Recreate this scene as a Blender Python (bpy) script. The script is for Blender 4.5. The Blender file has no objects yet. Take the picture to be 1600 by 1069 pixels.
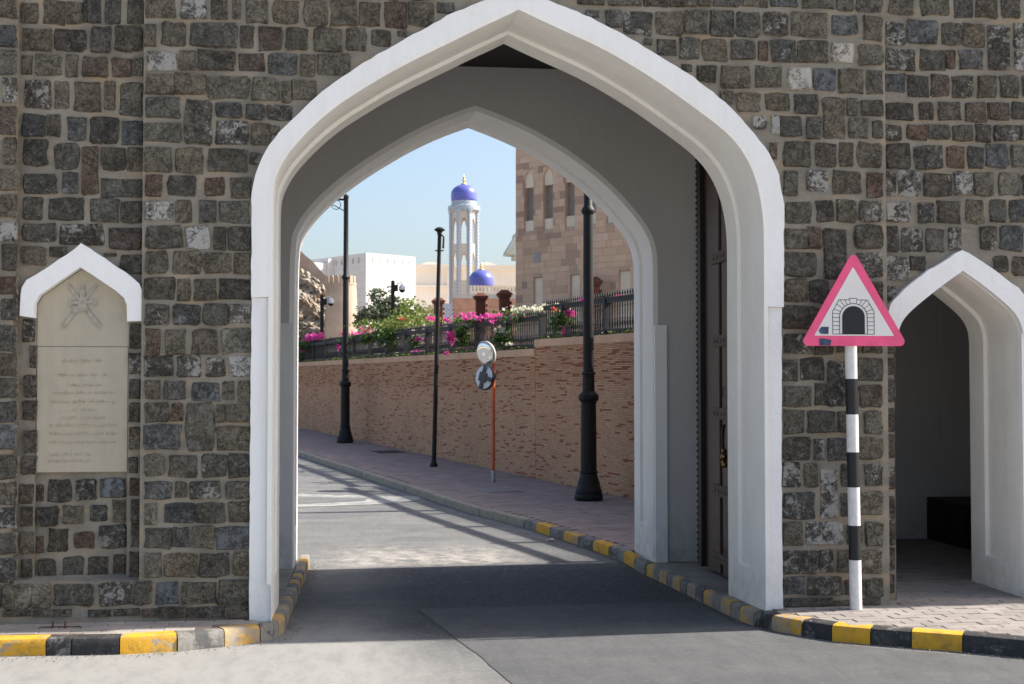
import bpy, math, random
from mathutils import Vector, Matrix
S = bpy.context.scene
COL = S.collection
rnd = random.Random(7)
R = math.radians; PI2 = 2 * math.pi

# ---------------------------------------------------------------- camera, sky, sun, exposure
cam = bpy.data.cameras.new('camera'); cam.lens = 45.0; cam.sensor_width = 36.0
cam.clip_end = 4000; cam.clip_start = .05
cam.dof.use_dof = True; cam.dof.focus_distance = 9.2; cam.dof.aperture_fstop = 5.6
co = bpy.data.objects.new('camera', cam); COL.objects.link(co)
co.location = (-1.167, -9.038, 1.74)
co.rotation_euler = (R(90) + .0319, 0, -.1216)
S.camera = co
SUN = Vector((1.11, .055, 1.0)).normalized()
w = bpy.data.worlds.new('World'); S.world = w; w.use_nodes = True
nt = w.node_tree; bg = nt.nodes['Background']
sky = nt.nodes.new('ShaderNodeTexSky'); sky.sky_type = 'NISHITA'; sky.sun_disc = False
sky.sun_elevation = math.asin(SUN.z); sky.sun_rotation = math.atan2(SUN.x, SUN.y)
sky.air_density = 1.0; sky.dust_density = 3.3; sky.ozone_density = 1.25; sky.altitude = 0
nt.links.new(sky.outputs[0], bg.inputs[0]); bg.inputs[1].default_value = .118
sl = bpy.data.lights.new('sun', 'SUN'); sl.energy = 4.8; sl.angle = R(.53); sl.color = (1, .95, .87)
so = bpy.data.objects.new('sun', sl); COL.objects.link(so); so.location = (30, 5, 40)
so.rotation_euler = SUN.to_track_quat('Z', 'Y').to_euler()
S.view_settings.view_transform = 'Standard'; S.view_settings.look = 'None'
S.view_settings.exposure = 1.06; S.view_settings.gamma = 1.0
S.cycles.max_bounces = 8; S.cycles.diffuse_bounces = 5

# ---------------------------------------------------------------- materials
def lin(c):
    return tuple((v / 12.92 if v <= .04045 else ((v + .055) / 1.055) ** 2.4) for v in c)
class N:
    """small node helper"""
    def __init__(s, name, rough=.8, spec=.3):
        s.m = bpy.data.materials.new(name); s.m.use_nodes = True
        s.t = s.m.node_tree; s.b = s.t.nodes['Principled BSDF']
        s.b.inputs['Roughness'].default_value = rough
        s.b.inputs['Specular IOR Level'].default_value = spec
        g = s.t.nodes.new('ShaderNodeNewGeometry'); s.pos = g.outputs['Position']
    def n(s, typ, **kw):
        x = s.t.nodes.new(typ)
        for k, v in kw.items(): setattr(x, k, v)
        return x
    def l(s, a, b): s.t.links.new(a, b)
    def mapped(s, scale):
        x = s.n('ShaderNodeMapping'); x.inputs['Scale'].default_value = scale; s.l(s.pos, x.inputs[0]); return x.outputs[0]
    def noise(s, scale, detail=4, rough=.55, vec=None, dist=0):
        x = s.n('ShaderNodeTexNoise'); x.inputs['Scale'].default_value = scale; x.inputs['Detail'].default_value = detail
        x.inputs['Roughness'].default_value = rough; x.inputs['Distortion'].default_value = dist
        s.l(vec or s.pos, x.inputs['Vector']); return x.outputs['Fac']
    def ramp(s, fac, stops):
        x = s.n('ShaderNodeValToRGB'); e = x.color_ramp.elements
        while len(e) < len(stops): e.new(.5)
        for i, (p, c) in enumerate(stops):
            e[i].position = p; e[i].color = (c, c, c, 1) if isinstance(c, (int, float)) else (*c, 1)
        s.l(fac, x.inputs[0]); return x.outputs[0]
    def mix(s, fac, a, b, mode='MIX'):
        x = s.n('ShaderNodeMix', data_type='RGBA', blend_type=mode)
        for sock, v in ((x.inputs[0], fac), (x.inputs[6], a), (x.inputs[7], b)):
            if isinstance(v, (int, float)): sock.default_value = v
            elif isinstance(v, tuple): sock.default_value = (*v, 1)
            else: s.l(v, sock)
        return x.outputs[2]
    def math(s, op, a, b=0.0):
        x = s.n('ShaderNodeMath', operation=op)
        for sock, v in ((x.inputs[0], a), (x.inputs[1], b)):
            if isinstance(v, (int, float)): sock.default_value = v
            else: s.l(v, sock)
        return x.outputs[0]
    def attr(s, name):
        x = s.n('ShaderNodeAttribute'); x.attribute_name = name; return x.outputs['Fac']
    def rand(s):
        return s.n('ShaderNodeObjectInfo').outputs['Random']
    def color(s, c):
        if isinstance(c, tuple): s.b.inputs['Base Color'].default_value = (*c, 1)
        else: s.l(c, s.b.inputs['Base Color'])
    def bump(s, h, strength=.4, dist=.01):
        x = s.n('ShaderNodeBump'); x.inputs['Strength'].default_value = strength; x.inputs['Distance'].default_value = dist
        s.l(h, x.inputs['Height']); s.l(x.outputs[0], s.b.inputs['Normal'])

def flat(name, c, rough=.6, spec=.4, var=.12, scale=6, bump=0, metal=0):
    m = N(name, rough, spec); f = m.noise(scale, 5)
    m.color(m.mix(m.ramp(f, [(.3, 0.), (.7, 1.)]), tuple(v * (1 - var) for v in c), tuple(min(1, v * (1 + var)) for v in c)))
    if bump: m.bump(m.noise(scale * 8, 4), bump, .004)
    m.b.inputs['Metallic'].default_value = metal
    return m.m

def stone_mat(name, dark, light, patch=None, thr=1.0, pscale=26):
    m = N(name, .85, .3)
    f = m.noise(7, 6, .7); g = m.noise(52, 5, .75); g2 = m.noise(120, 3, .7)
    r = m.rand()
    c = m.mix(m.ramp(f, [(.34, 0.), (.66, 1.)]), dark, light)
    c = m.mix(m.ramp(g, [(.42, .75), (.56, 0.)]), c, tuple(v * .40 for v in dark))
    c = m.mix(m.ramp(g2, [(.56, 0.), (.70, .5)]), c, tuple(v * 1.6 for v in light))
    tint = m.n('ShaderNodeValToRGB'); e = tint.color_ramp.elements; e.new(.5)
    for i, (p, q) in enumerate(((0., (1.14, 1.0, .84)), (.5, (1.03, 1., .92)), (1., (.90, .97, 1.0)))):
        e[i].position = p; e[i].color = (*q, 1)
    m.l(r, tint.inputs[0])
    c = m.mix(.9, c, tint.outputs[0], 'MULTIPLY')
    r2 = m.math('FRACT', m.math('MULTIPLY', r, 17.31))
    c = m.mix(1., c, m.ramp(r2, [(0., .72), (1., 1.2)]), 'MULTIPLY')
    v2 = m.noise(14, 5, .7, dist=1.2)
    c = m.mix(m.ramp(v2, [(.60, 0.), (.72, .5)]), c, (.15, .095, .055))
    # thin grey bloom on every stone, heavier lichen where the stone has it
    c = m.mix(m.ramp(m.noise(19, 6, .75, dist=.6), [(.50, 0.), (.68, .55)]), c, (.22, .208, .18))
    if patch:
        h = m.noise(pscale, 6, .75, dist=.8); lo = m.noise(5, 2)
        k = m.math('ADD', h, m.math('MULTIPLY', lo, .6))
        c = m.mix(m.ramp(k, [(thr - .05, 0.), (thr + .04, .85)]), c, patch)
    vn = m.noise(4, 5, .6, dist=.6); vb = m.math('ABSOLUTE', m.math('SUBTRACT', vn, .5))
    c = m.mix(m.ramp(vb, [(.0, .35), (.010, 0.)]), c, (.30, .29, .265))
    vn2 = m.noise(5, 6, .65, dist=.3); vb2 = m.math('ABSOLUTE', m.math('SUBTRACT', vn2, .47))
    c = m.mix(m.ramp(vb2, [(.0, .8), (.022, 0.)]), c, tuple(v * .3 for v in dark))
    ed = m.attr('edge'); nn = m.noise(30, 4, .7)
    sm = m.ramp(m.math('ADD', ed, m.math('MULTIPLY', m.math('SUBTRACT', nn, .5), 1.5)), [(.74, 0.), (1.0, .9)])
    c = m.mix(sm, c, (.27, .225, .165))
    m.color(c)
    m.bump(m.math('ADD', m.math('MULTIPLY', m.noise(15, 7, .7), 1.), m.math('MULTIPLY', g, .5)), 1.0, .032)
    return m.m
ST = {
 'g': stone_mat('stone_olive_grey', (.076, .070, .056), (.20, .183, .148)),
 'd': stone_mat('stone_dark', (.050, .046, .040), (.132, .121, .104)),
 'b': stone_mat('stone_blue_grey', (.054, .056, .057), (.138, .141, .141), (.20, .215, .235), .92),
 'B': stone_mat('stone_blue', (.065, .073, .082), (.15, .163, .175), (.15, .165, .185), .82),
 'r': stone_mat('stone_rust', (.072, .052, .042), (.165, .120, .094)),
 'm': stone_mat('stone_mottled', (.050, .047, .043), (.120, .112, .098), (.36, .35, .32), .885),
 'w': stone_mat('stone_lichen', (.060, .056, .052), (.140, .132, .120), (.42, .41, .385), .80, 22),
 'W': stone_mat('stone_white_speck', (.065, .06, .055), (.150, .142, .130), (.47, .46, .44), .74, 30),
 'p': stone_mat('stone_pale', (.090, .088, .070), (.200, .192, .155), (.30, .28, .23), .92),
 'P': stone_mat('stone_whitewashed', (.25, .22, .18), (.42, .385, .335), (.55, .52, .47), .74, 14),
}
def mortar_mat():
    m = N('lime_mortar', .95, .1)
    f = m.noise(3.5, 5); g = m.noise(55, 5, .7); wv = m.noise(7, 4, .6, m.mapped((.35, 1, 1.6)))
    c = m.mix(m.ramp(f, [(.3, 0.), (.7, 1.)]), (.185, .168, .140), (.315, .285, .235))
    c = m.mix(m.ramp(wv, [(.50, 0.), (.66, .75)]), c, (.36, .275, .18))
    c = m.mix(m.ramp(g, [(.55, 0.), (.75, .5)]), c, (.11, .10, .09))
    m.color(c); m.bump(m.math('ADD', m.noise(24, 5, .7), m.math('MULTIPLY', g, .6)), .9, .012); return m.m
MORTAR = mortar_mat()
def paint_mat(name, base, dirt, amt=.5, rough=.7):
    m = N(name, rough, .25)
    f = m.noise(1.7, 6, .65); st = m.noise(5, 5, .6, m.mapped((3, 3, .35)))
    c = m.mix(m.ramp(m.math('ADD', m.math('MULTIPLY', f, .6), m.math('MULTIPLY', st, .4)), [(.42, 0.), (.75, amt)]), base, dirt)
    fl = m.noise(38, 3, .6, dist=.5); big = m.noise(2.2, 3)
    sep = m.n('ShaderNodeSeparateXYZ'); m.l(m.pos, sep.inputs[0])
    low = m.ramp(sep.outputs[2], [(0., 1.), (.55, 0.)])
    c = m.mix(m.math('MULTIPLY', low, m.ramp(m.noise(8, 5, .7), [(.35, 0.), (.7, .6)])), c, tuple(v * .5 for v in dirt))
    ck = m.math('ABSOLUTE', m.math('SUBTRACT', m.noise(2.6, 6, .62, dist=.4), .5))
    c = m.mix(m.math('MULTIPLY', m.ramp(ck, [(0., .35), (.003, 0.)]), m.ramp(m.noise(1.3, 2), [(.58, 0.), (.66, 1.)])), c, tuple(v * .5 for v in dirt))
    k = m.math('MULTIPLY', m.ramp(fl, [(.70, 0.), (.73, 1.)]), m.ramp(big, [(.55, 0.), (.62, 1.)]))
    c = m.mix(m.math('MULTIPLY', k, .5), c, (.34, .27, .19))
    m.color(c); m.bump(m.math('ADD', m.noise(14, 4), m.math('MULTIPLY', m.noise(70, 3), .4)), .35, .012); return m.m
WHITE = paint_mat('white_limewash', (.82, .815, .805), (.68, .655, .60), .45)
CREAM = paint_mat('cream_limewash', (.84, .82, .775), (.66, .61, .52), .5)
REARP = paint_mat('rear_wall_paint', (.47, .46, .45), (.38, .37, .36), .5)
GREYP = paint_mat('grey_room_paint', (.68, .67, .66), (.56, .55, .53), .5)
BLACKWOOD = flat('dark_stained_timber', (.012, .009, .008), .6)
DOORW = None
def wood():
    m = N('door_hardwood', .5, .4)
    f = m.noise(6, 5, .6, m.mapped((14, 14, .7)))
    m.color(m.mix(f, (.040, .020, .015), (.085, .048, .037))); m.bump(f, .3, .006); return m.m
DOORW = wood()
BRASS = flat('aged_brass', (.26, .16, .06), .35, .5, metal=1)
PLAQUE = paint_mat('cast_limestone', (.44, .39, .305), (.34, .30, .23), .8, .85)
PLAQUETXT = flat('cast_limestone_letters', (.375, .322, .24), .9)
def asphalt(name, dark, light, dust, damt):
    m = N(name, .88, .25)
    f = m.noise(.9, 6, .6); g = m.noise(240, 3, .8); h = m.noise(2.4, 5, .6, m.mapped((.45, 1.5, 1)))
    c = m.mix(m.ramp(f, [(.3, 0.), (.7, 1.)]), dark, light)
    c = m.mix(m.ramp(h, [(.5, 0.), (.75, damt)]), c, dust)
    c = m.mix(m.ramp(m.noise(7, 6, .7, m.mapped((1, .3, 1))), [(.45, 0.), (.7, .4)]), c, tuple(v * .55 for v in dark))
    c = m.mix(m.ramp(m.noise(24, 5, .75), [(.52, 0.), (.70, .4)]), c, tuple(v * 1.7 for v in light))
    c = m.mix(m.ramp(g, [(.42, 0.), (.62, .55)]), c, tuple(v * .45 for v in dark))
    c = m.mix(m.ramp(m.noise(310, 2, .6), [(.66, 0.), (.74, .5)]), c, tuple(min(1, v * 1.8) for v in light))
    m.color(c); m.bump(m.math('ADD', g, m.math('MULTIPLY', m.noise(60, 3), .6)), .5, .004); return m.m
ROAD = asphalt('worn_asphalt', (.10, .10, .10), (.155, .152, .147), (.24, .215, .18), .75)
PATCH = asphalt('newer_asphalt', (.082, .083, .086), (.125, .125, .126), (.16, .157, .15), .5)
DUSTY = asphalt('dusty_asphalt', (.19, .183, .17), (.27, .258, .235), (.33, .305, .265), .6)
EARTH = flat('dusty_earth', (.36, .31, .245), .95, .1, .25, .8, .5)
def paver_mat(name, a, b, rough=.85):
    m = N(name, rough, .2); r = m.rand(); f = m.noise(3, 5); g = m.noise(110, 4, .7)
    isl = m.n('ShaderNodeNewGeometry').outputs['Random Per Island']
    rr = m.math('FRACT', m.math('ADD', r, isl))
    c = m.mix(rr, a, b); c = m.mix(m.ramp(f, [(.4, 0.), (.75, .5)]), c, tuple(v * .62 for v in a))
    c = m.mix(m.ramp(g, [(.5, 0.), (.7, .35)]), c, tuple(v * .5 for v in a))
    m.color(c); m.bump(g, .4, .003); return m.m
PAVEPALE = paver_mat('pale_concrete_paver', (.25, .225, .205), (.32, .28, .255))
PAVEJOINT = flat('pink_joint_sand', (.22, .135, .115), .95, .1, .3, 20)
PAVEGREY = paver_mat('grey_concrete_paver', (.30, .27, .24), (.38, .34, .30))
SANDJOINT = flat('brown_joint_sand', (.20, .155, .135), .95, .1, .3, 20)
PAVEPINK = paver_mat('rose_brick_paver', (.28, .215, .195), (.37, .29, .265))
PINKJOINT = flat('dark_joint_sand', (.07, .052, .05), .95, .1, .3, 20)
def kerb_mat(name, c, under=(.30, .28, .25), wear=.45):
    m = N(name, .75, .3)
    f = m.noise(5, 6, .7, dist=.6); g = m.noise(45, 4, .7)
    k = m.math('ADD', m.math('MULTIPLY', f, .75), m.math('MULTIPLY', g, .25))
    r = m.rand()
    k = m.math('ADD', k, m.math('MULTIPLY', m.math('SUBTRACT', r, .5), .12))
    col = m.mix(m.ramp(k, [(.62 - .2 * wear, 0.), (.70 - .2 * wear, .85)]), c, under)
    col = m.mix(m.ramp(m.noise(11, 5, .7), [(.48, 0.), (.75, .6)]), col, (.10, .085, .07))
    sep = m.n('ShaderNodeNewGeometry'); 
    m.color(col); m.bump(m.math('ADD', m.noise(20, 4), g), .5, .006); return m.m
KY = kerb_mat('yellow_kerb_paint', (.62, .33, .025), (.30, .28, .25), .58); KB = kerb_mat('black_kerb_paint', (.032, .032, .033), (.22, .215, .20), .42)
KYW = kerb_mat('worn_yellow_kerb_paint', (.52, .31, .07), (.27, .25, .22), .85); KBW = kerb_mat('worn_black_kerb_paint', (.085, .085, .085), (.25, .235, .21), .85)
KC = kerb_mat('bare_concrete_kerb', (.33, .28, .21), (.24, .21, .17), .5)
def brick_mat(name, pale, mid, red, share):
    m = N(name, .9, .15)
    isl = m.n('ShaderNodeNewGeometry').outputs['Random Per Island']; r = m.rand()
    rr = m.math('FRACT', m.math('ADD', m.math('MULTIPLY', isl, 3.7), r))
    c = m.mix(m.ramp(rr, [(0., 0.), (.8, 1.)]), pale, mid)
    c = m.mix(m.ramp(rr, [(1 - share - .02, 0.), (1 - share, 1.)]), c, red)
    c = m.mix(m.ramp(m.noise(1.1, 5), [(.45, 0.), (.75, .25)]), c, (.28, .20, .15))
    c = m.mix(m.ramp(m.noise(70, 4, .7), [(.5, 0.), (.75, .4)]), c, tuple(v * .6 for v in mid))
    m.color(c); m.bump(m.noise(50, 4), .4, .004); return m.m
BRICK = brick_mat('thin_clay_brick', (.63, .39, .25), (.57, .32, .19), (.36, .105, .06), .09)
BRICKUP = brick_mat('thin_clay_brick_upper', (.65, .40, .25), (.58, .30, .17), (.36, .11, .062), .16)
BRICKM = flat('brown_brick_mortar', (.29, .195, .135), .95, .1, .2, 9, .4)
def farbrick():
    m = N('far_brick_pattern', .9, .15)
    b = m.n('ShaderNodeTexBrick'); mp = m.n('ShaderNodeMapping'); mp.inputs['Rotation'].default_value = (R(90), 0, 0)
    m.l(m.pos, mp.inputs[0]); m.l(mp.outputs[0], b.inputs['Vector'])
    b.inputs['Scale'].default_value = 1; b.inputs['Brick Width'].default_value = .13; b.inputs['Row Height'].default_value = .027; b.inputs['Mortar Size'].default_value = .003
    b.inputs['Color1'].default_value = (.58, .40, .28, 1); b.inputs['Color2'].default_value = (.50, .32, .21, 1); b.inputs['Mortar'].default_value = (.27, .20, .15, 1)
    c = m.mix(m.ramp(m.noise(9, 3, .5, m.mapped((1, 1, 4))), [(.66, 0.), (.70, .7)]), b.outputs['Color'], (.21, .062, .042))
    c = m.mix(m.ramp(m.noise(1.1, 5), [(.42, 0.), (.75, .45)]), c, (.16, .12, .095))
    m.color(c); return m.m
FARBRICK = farbrick()
COPING = flat('terracotta_coping', (.62, .385, .25), .85, .2, .12, 3, .3)
IRON = flat('black_cast_iron', (.009, .009, .0095), .55, .3, .3, 20)
RAILG = flat('graphite_painted_iron', (.020, .0205, .022), .6, .35, .25, 12)
def pinkblock():
    m = N('pink_sandstone_block', .9, .15); r = m.rand(); r2 = m.math('FRACT', m.math('MULTIPLY', r, 7.7))
    c = m.mix(r, (.62, .445, .32), (.53, .365, .255)); c = m.mix(m.ramp(r2, [(.72, 0.), (.95, 1.)]), c, (.35, .235, .185))
    c = m.mix(m.ramp(r2, [(0., .7), (.15, 0.)]), c, (.62, .46, .36))
    c = m.mix(m.ramp(m.noise(2.5, 5), [(.4, 0.), (.8, .3)]), c, (.36, .27, .21)); m.color(c); m.bump(m.noise(20, 4), .3, .01); return m.m
PINKB = pinkblock(); PINKMORT = flat('sandstone_joint', (.43, .31, .24), .95, .1)
PALESTONE = flat('pale_dressed_stone', (.68, .59, .47), .9, .15, .1, 2)
SHUTTER = flat('grey_recess_panel', (.25, .215, .19), .7)
BLUE = flat('cobalt_glazed_dome', (.105, .12, .43), .36, .45, .12, .7)
GOLD = flat('gilded_finial', (.75, .5, .2), .3, .5, metal=.8)
MARBLE = flat('cream_marble', (.62, .54, .45), .6, .3, .06, .6)
def tile():
    m = N('blue_white_tile', .4, .5); v = m.n('ShaderNodeTexChecker'); v.inputs['Scale'].default_value = 6.5
    v.inputs['Color1'].default_value = (.24, .32, .46, 1); v.inputs['Color2'].default_value = (.50, .53, .55, 1)
    m.l(m.pos, v.inputs['Vector']); m.color(m.mix(m.ramp(m.noise(9, 2), [(.5, 0.), (.6, .6)]), v.outputs['Color'], (.30, .33, .38))); return m.m
TILE = tile()
def whitestone():
    m = N('white_ashlar', .8, .2); sep = m.n('ShaderNodeSeparateXYZ'); m.l(m.pos, sep.inputs[0])
    k = m.math('FRACT', m.math('MULTIPLY', sep.outputs[2], 1.05))
    c = m.mix(m.ramp(k, [(0., 1.), (.07, 1.), (.09, 0.)]), (.66, .63, .615), (.56, .53, .515)); m.color(c); return m.m
WHITESTONE = whitestone()
CREAMSTONE = flat('cream_facing_stone', (.80, .72, .63), .85, .2, .06, .3)
FORT = flat('mud_plaster', (.43, .33, .26), .95, .1, .16, .9, .4)
def rock():
    m = N('weathered_rock', .95, .1); f = m.noise(1.6, 8, .75); g = m.noise(.35, 5)
    c = m.mix(m.ramp(f, [(.33, 0.), (.66, 1.)]), (.22, .19, .16), (.54, .47, .39)); c = m.mix(m.ramp(g, [(.4, 0.), (.7, .5)]), c, (.36, .27, .2))
    m.color(c); m.bump(f, 1., .25); return m.m
ROCK = rock()
GREENC = flat('pale_green_cornice', (.52, .56, .50), .7)
REDPIL = flat('oxide_red_pillar', (.14, .052, .037), .75, .25, .2, 8)
WIRE = flat('fence_wire', (.10, .08, .07), .6)
ORANGE = flat('orange_painted_pole', (.50, .115, .045), .5, .4, .15, 9)
GALV = flat('galvanised_steel', (.30, .31, .33), .45, .5, .15, 12, metal=.5)
MIRR = N('convex_mirror_face', .02, .5); MIRR.color((.86, .87, .86)); MIRR.b.inputs['Metallic'].default_value = 1.0; MIRR = MIRR.m
MIRRIM = flat('mirror_rim', (.50, .46, .38), .5)
MIRBACK = flat('mirror_back', (.66, .67, .69), .4); MIRSTRAP = flat('mirror_bracket', (.055, .058, .065), .5)
SGWHITE = flat('white_sign_sheeting', (.70, .68, .66), .5, .35, .04, 5); SGPINK = flat('faded_red_sign_border', (.80, .095, .225), .5, .35, .10, 9)
SGBLACK = flat('black_sign_print', (.008, .009, .014), .55); STICK = flat('torn_blue_sticker', (.045, .065, .12), .7, .3, .5, 40)
POLEW = flat('white_pole_paint', (.72, .70, .67), .5, .4, .12, 22, .2); POLEB = flat('black_pole_paint', (.012, .012, .013), .5, .4, .3, 10, .2)
CAMW = flat('white_camera_housing', (.62, .62, .62), .4); GLASSD = flat('smoked_dome', (.006, .006, .007), .1, .6)
RUST = flat('rusty_iron', (.10, .045, .025), .8, .3, .3, 60)
def leafm(name, a, b, tr=.35):
    m = N(name, .55, .35); isl = m.n('ShaderNodeNewGeometry').outputs['Random Per Island']
    c = m.mix(isl, a, b); m.color(c)
    t = m.n('ShaderNodeBsdfTranslucent'); m.l(c, t.inputs[0]); mx = m.n('ShaderNodeMixShader'); mx.inputs[0].default_value = tr
    out = m.t.nodes['Material Output']; m.l(m.b.outputs[0], mx.inputs[1]); m.l(t.outputs[0], mx.inputs[2]); m.l(mx.outputs[0], out.inputs[0]); return m.m
LEAF = leafm('bougainvillea_leaf', (.035, .085, .018), (.10, .17, .035)); LEAFY = leafm('yellow_green_leaf', (.09, .15, .03), (.23, .28, .06))
LEAFD = leafm('dark_tree_leaf', (.10, .13, .075), (.19, .23, .13)); PETPINK = leafm('magenta_bract', (.58, .035, .27), (.78, .12, .44), .4)
PETWHITE = leafm('white_bract', (.62, .62, .45), (.80, .80, .66), .4); PETORANGE = leafm('coral_bract', (.65, .09, .07), (.75, .2, .12), .4)
TWIG = flat('brown_twig', (.09, .06, .04), .9)

# ---------------------------------------------------------------- mesh helpers
ORG = {}
class MB:
    def __init__(s): s.v = []; s.f = []; s.e = []; s.mi = []; s.cur = 0
    def add(s, vs, fs, edge=None):
        o = len(s.v); s.v += [tuple(p) for p in vs]
        for f in fs: s.f.append(tuple(o + i for i in f)); s.mi.append(s.cur)
        s.e += list(edge) if edge else [0.] * len(vs)
        return s
    def box(s, x0, x1, y0, y1, z0, z1, xf=None):
        v = [(x, y, z) for z in (z0, z1) for y in (y0, y1) for x in (x0, x1)]
        if xf: v = [xf(*p) for p in v]
        return s.add(v, [(0, 2, 3, 1), (4, 5, 7, 6), (0, 1, 5, 4), (2, 6, 7, 3), (0, 4, 6, 2), (1, 3, 7, 5)])
    def prism(s, poly, y0, y1, xf=None):
        """poly in (x,z), front cap at y0 faces -y"""
        n = len(poly); a = sum(poly[i][0] * poly[(i + 1) % n][1] - poly[(i + 1) % n][0] * poly[i][1] for i in range(n))
        if a < 0: poly = poly[::-1]
        v = [(x, y0, z) for x, z in poly] + [(x, y1, z) for x, z in poly]
        if xf: v = [xf(*p) for p in v]
        f = [tuple(range(n)), tuple(range(2 * n - 1, n - 1, -1))] + [(i, i + n, (i + 1) % n + n, (i + 1) % n) for i in range(n)]
        return s.add(v, f)
    def slab(s, poly, z0, z1):
        n = len(poly); a = sum(poly[i][0] * poly[(i + 1) % n][1] - poly[(i + 1) % n][0] * poly[i][1] for i in range(n))
        if a < 0: poly = poly[::-1]
        g = lambda z, x, y: z(x, y) if callable(z) else z
        v = [(x, y, g(z1, x, y)) for x, y in poly] + [(x, y, g(z0, x, y)) for x, y in poly]
        return s.add(v, [tuple(range(n)), tuple(range(2 * n - 1, n - 1, -1))] + [(i, i + n, (i + 1) % n + n, (i + 1) % n) for i in range(n)])
    def lathe(s, prof, seg=16, at=(0, 0, 0), lean=None, phase=0):
        """prof: (r,z) bottom to top"""
        vs = []; fs = []
        for r, z in prof:
            for k in range(seg):
                t = 2 * math.pi * (k + phase) / seg; vs.append((at[0] + r * math.cos(t) + (lean[0] * z if lean else 0), at[1] + r * math.sin(t) + (lean[1] * z if lean else 0), at[2] + z))
        m = len(prof)
        for i in range(m - 1):
            for k in range(seg):
                a = i * seg + k; b = i * seg + (k + 1) % seg; fs.append((a, b, b + seg, a + seg))
        fs.append(tuple(range(seg))[::-1]); fs.append(tuple((m - 1) * seg + k for k in range(seg)))
        return s.add(vs, fs)
    def tube(s, pts, r, seg=8, r2=None):
        pts = [Vector(p) for p in pts]; vs = []; fs = []
        for i, p in enumerate(pts):
            d = (pts[min(i + 1, len(pts) - 1)] - pts[max(i - 1, 0)]).normalized()
            u = d.orthogonal().normalized() if i == 0 else (u - d * u.dot(d)).normalized()
            v = d.cross(u); rr = r + ((r2 if r2 is not None else r) - r) * i / max(1, len(pts) - 1)
            for k in range(seg):
                t = 2 * math.pi * k / seg; vs.append(p + u * (rr * math.cos(t)) + v * (rr * math.sin(t)))
        for i in range(len(pts) - 1):
            for k in range(seg):
                a = i * seg + k; b = i * seg + (k + 1) % seg; fs.append((a, b, b + seg, a + seg))
        fs.append(tuple(range(seg))[::-1]); fs.append(tuple((len(pts) - 1) * seg + k for k in range(seg)))
        return s.add(vs, fs)
    def build(s, name, mat, parent=None, org=None, smooth=False, mesh_only=False, **props):
        po = ORG.get(parent.name, Vector((0, 0, 0))) if parent else Vector((0, 0, 0))
        o = Vector(org) if org is not None else po
        me = bpy.data.meshes.new(name)
        me.from_pydata([(p[0] - o.x, p[1] - o.y, p[2] - o.z) for p in s.v], [], s.f)
        for mm in (mat if isinstance(mat, (list, tuple)) else [mat]): me.materials.append(mm)
        if any(s.mi): me.polygons.foreach_set('material_index', s.mi)
        if any(s.e):
            at = me.attributes.new('edge', 'FLOAT', 'POINT'); at.data.foreach_set('value', s.e)
        if smooth is True: me.polygons.foreach_set('use_smooth', [True] * len(me.polygons))
        elif smooth:
            me.polygons.foreach_set('use_smooth', [True] * len(me.polygons)); me.set_sharp_from_angle(angle=R(smooth))
        me.update()
        return place(name, me, parent, o, **props)
def place(name, me, parent, o, **props):
    ob = bpy.data.objects.new(name, me); COL.objects.link(ob)
    o = Vector(o); po = ORG.get(parent.name, Vector((0, 0, 0))) if parent else Vector((0, 0, 0))
    ob.parent = parent; ob.location = o - po; ORG[ob.name] = o
    for k, v in props.items(): ob[k] = v
    return ob
def thing(name, label, cat, loc, group=None):
    ob = bpy.data.objects.new(name, None); COL.objects.link(ob); ob.empty_display_size = .2
    ob.location = loc; ORG[ob.name] = Vector(loc); ob['label'] = label; ob['category'] = cat
    if group: ob['group'] = group
    return ob
def dup(root, loc, label, rot=0):
    def cp(o, par):
        c = o.copy(); COL.objects.link(c); c.parent = par
        for ch in [q for q in bpy.data.objects if q.parent == o]: cp(ch, c)
        return c
    r = cp(root, None); r.location = loc; r.rotation_euler = (0, 0, rot); r['label'] = label; ORG[r.name] = Vector(loc)
    return r
def bevel(ob, w=.01, seg=2):
    b = ob.modifiers.new('bevel', 'BEVEL'); b.width = w; b.segments = seg; b.limit_method = 'ANGLE'; b.angle_limit = R(40); return ob
def interp(x, xs, ys):
    if x <= xs[0]: return ys[0]
    for i in range(1, len(xs)):
        if x <= xs[i]: return ys[i - 1] + (ys[i] - ys[i - 1]) * (x - xs[i - 1]) / (xs[i] - xs[i - 1])
    return ys[-1]
def G(y): return interp(y, (-.5, 3.3, 9.5, 60), (0, -.14, -.12, .5))
def densify(pl, step):
    out = [pl[0]]
    for a, b in zip(pl, pl[1:]):
        d = math.dist(a, b); n = max(1, int(d / step))
        for k in range(1, n + 1): out.append(tuple(a[i] + (b[i] - a[i]) * k / n for i in range(len(a))))
    return out
def inpoly(x, y, poly):
    c = False; n = len(poly)
    for i in range(n):
        (x1, y1), (x2, y2) = poly[i], poly[(i + 1) % n]
        if (y1 > y) != (y2 > y) and x < (x2 - x1) * (y - y1) / (y2 - y1) + x1: c = not c
    return c

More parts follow.
